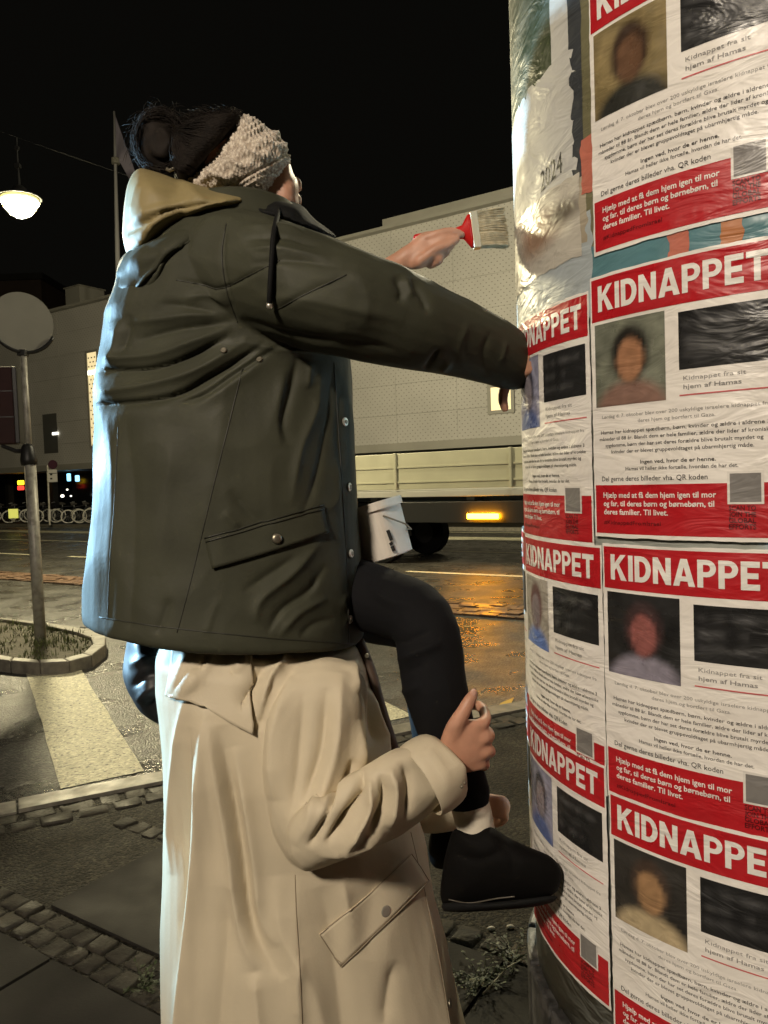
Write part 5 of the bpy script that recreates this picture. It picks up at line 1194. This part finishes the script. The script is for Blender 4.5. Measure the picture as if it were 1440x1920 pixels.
ta, tb = P(694, 950, 1.66), P(724, 1046, 1.66); ad = (tb - ta) / np.linalg.norm(tb - ta); xa = np.cross(ad, [0, 1., 0]); xa /= np.linalg.norm(xa); ya = np.cross(ad, xa)
def bring(c, r, n=48, e=3.2, rot=.6):
    out = []
    for k in range(n):
        a = 2 * math.pi * k / n; ca, sa = math.cos(a), math.sin(a); q = (abs(ca) ** e + abs(sa) ** e) ** (-1 / e)
        out.append(c + xa * r * q * math.cos(a + rot) + ya * r * q * math.sin(a + rot))
    return out
MB().loft([bring(ta, .058), bring(ta + (tb - ta) * .98, .053), bring(tb, .049), bring(tb, .01)], caps=False).build('bucket_body', M['bucket'], bk_, smooth=False).modifiers.new('s', 'SOLIDIFY').thickness = .002
MB().loft([bring(ta - ad * .004, .0575), bring(ta - ad * .005, .0625), bring(ta + ad * .012, .0625), bring(ta + ad * .012, .0585)], caps=False).build('rim', M['bucket'], bk_)
MB().loft([bring(ta + (tb - ta) * .3, .0555), bring(ta + (tb - ta) * .3, .002)], caps=False).build('paste', mat('paste', (.7, .68, .6), .3), bk_)
MB().tube([P(718, 967, 1.597), P(738, 974, 1.594), P(760, 982, 1.60), P(771, 992, 1.62), P(763, 992, 1.66)], .0018, 6).build('handle', M['metal_dark'], bk_)
for i, (x0, y0, x1, y1) in enumerate(((727, 994, 734, 1013), (732, 1017, 735, 1022), (735, 1024, 739, 1033))):
    a_, b_2 = P(x0, y0, 1.5995), P(x1, y1, 1.5995); d_ = (b_2 - a_); L = np.linalg.norm(d_); d_ /= L
    MB().box((a_ + b_2) / 2, (L, .004, .0075), (d_, np.array([0, 1., 0]), np.cross(d_, [0, 1., 0]))).build('print', M['black_iron'], bk_)

# ------------------------------------------------------------------ small things on the ground
lf = G(945, 1325, ROADZ + .012)
t = thing('fallen_leaf', 'yellow fallen leaf lying on the wet road beyond the gripping hand', 'leaf', lf)
L_ = [(928, 1340), (938, 1318), (964, 1307), (958, 1320), (942, 1330)]
MB().add([G(x, y, ROADZ + .01 + .02 * (i % 2)) for i, (x, y) in enumerate(L_)], [(0, 1, 2, 3, 4)]).build('blade', mat('leaf_yellow', (.55, .36, .05), .5), t).modifiers.new('s', 'SOLIDIFY').thickness = .002
MB().tube([G(928, 1340, ROADZ + .012), G(922, 1350, ROADZ + .01)], .004, 5).build('stalk', M['brown'], t)
for x, y, lab in ((921, 1741, 'larger pale pebble on the dark ground below the boot'), (957, 1738, 'smaller pale pebble nearest the column below the boot')):
    q = G(x, y, .006); me2 = MB().ell(q, (.016, .01, .008)).build('pebble', mat('pebble', (.5, .47, .42), .6), smooth=True); tag(me2, lab, 'pebble', 'pebbles by the column')
M['weed'] = mat('weed_leaf', (.028, .042, .012), .55, var=.5, vscale=30, world=True)
for (x, y), n_, lab in (((905, 1845), 26, 'scraggly green weed with pale stalk growing in front of the column base'), ((965, 1800), 16, 'small green weed sprouting against the column base'), ((268, 1855), 10, 'tiny green weed between the cobbles at lower left')):
    q = G(x, y, 0.0); w_ = thing('weed', lab, 'weed', q); lm_ = MB(); st = MB()
    for k in range(n_):
        a = r_.uniform(0, 6.28); L = r_.uniform(.05, .16) * (1 if n_ > 12 else .5); h = r_.uniform(.015, .07); tip = q + np.array([math.cos(a) * L, math.sin(a) * L, h]); st.tube([q, q + (tip - q) * .5 + (0, 0, .012), tip], .0014, 4)
        for j in range(9):
            s0 = q + (tip - q) * (.25 + .75 * j / 9) + np.array([r_.uniform(-.012, .012), r_.uniform(-.012, .012), r_.uniform(0, .015)]); b = r_.uniform(0, 6.28); d_ = np.array([math.cos(b), math.sin(b), r_.uniform(-.2, .5)]) * r_.uniform(.009, .022); e_ = np.cross(d_, [0, 0, 1.]) * .32
            lm_.add([s0, s0 + d_ * .5 + e_, s0 + d_, s0 + d_ * .5 - e_], [(0, 1, 2, 3)])
    tag(lm_.build('leaves', M['weed'], w_), kind='stuff'); tag(st.build('stalks', M['weed'], w_), kind='stuff')
tw = thing('twig', 'thin pale twig leaning across the weeds beside the column', 'twig', G(905, 1865, 0))
MB().tube([G(905, 1865, .01), G(930, 1838, .03), G(950, 1815, .05), G(978, 1800, .08)], [.004, .0035, .003, .002], 6).build('stem', mat('twig', (.35, .33, .26), .6), tw, smooth=True)
MB().tube([G(950, 1815, .05), G(945, 1800, .08)], [.0022, .0015], 5).build('side_shoot', mat('twig2', (.35, .33, .26), .6), tw)
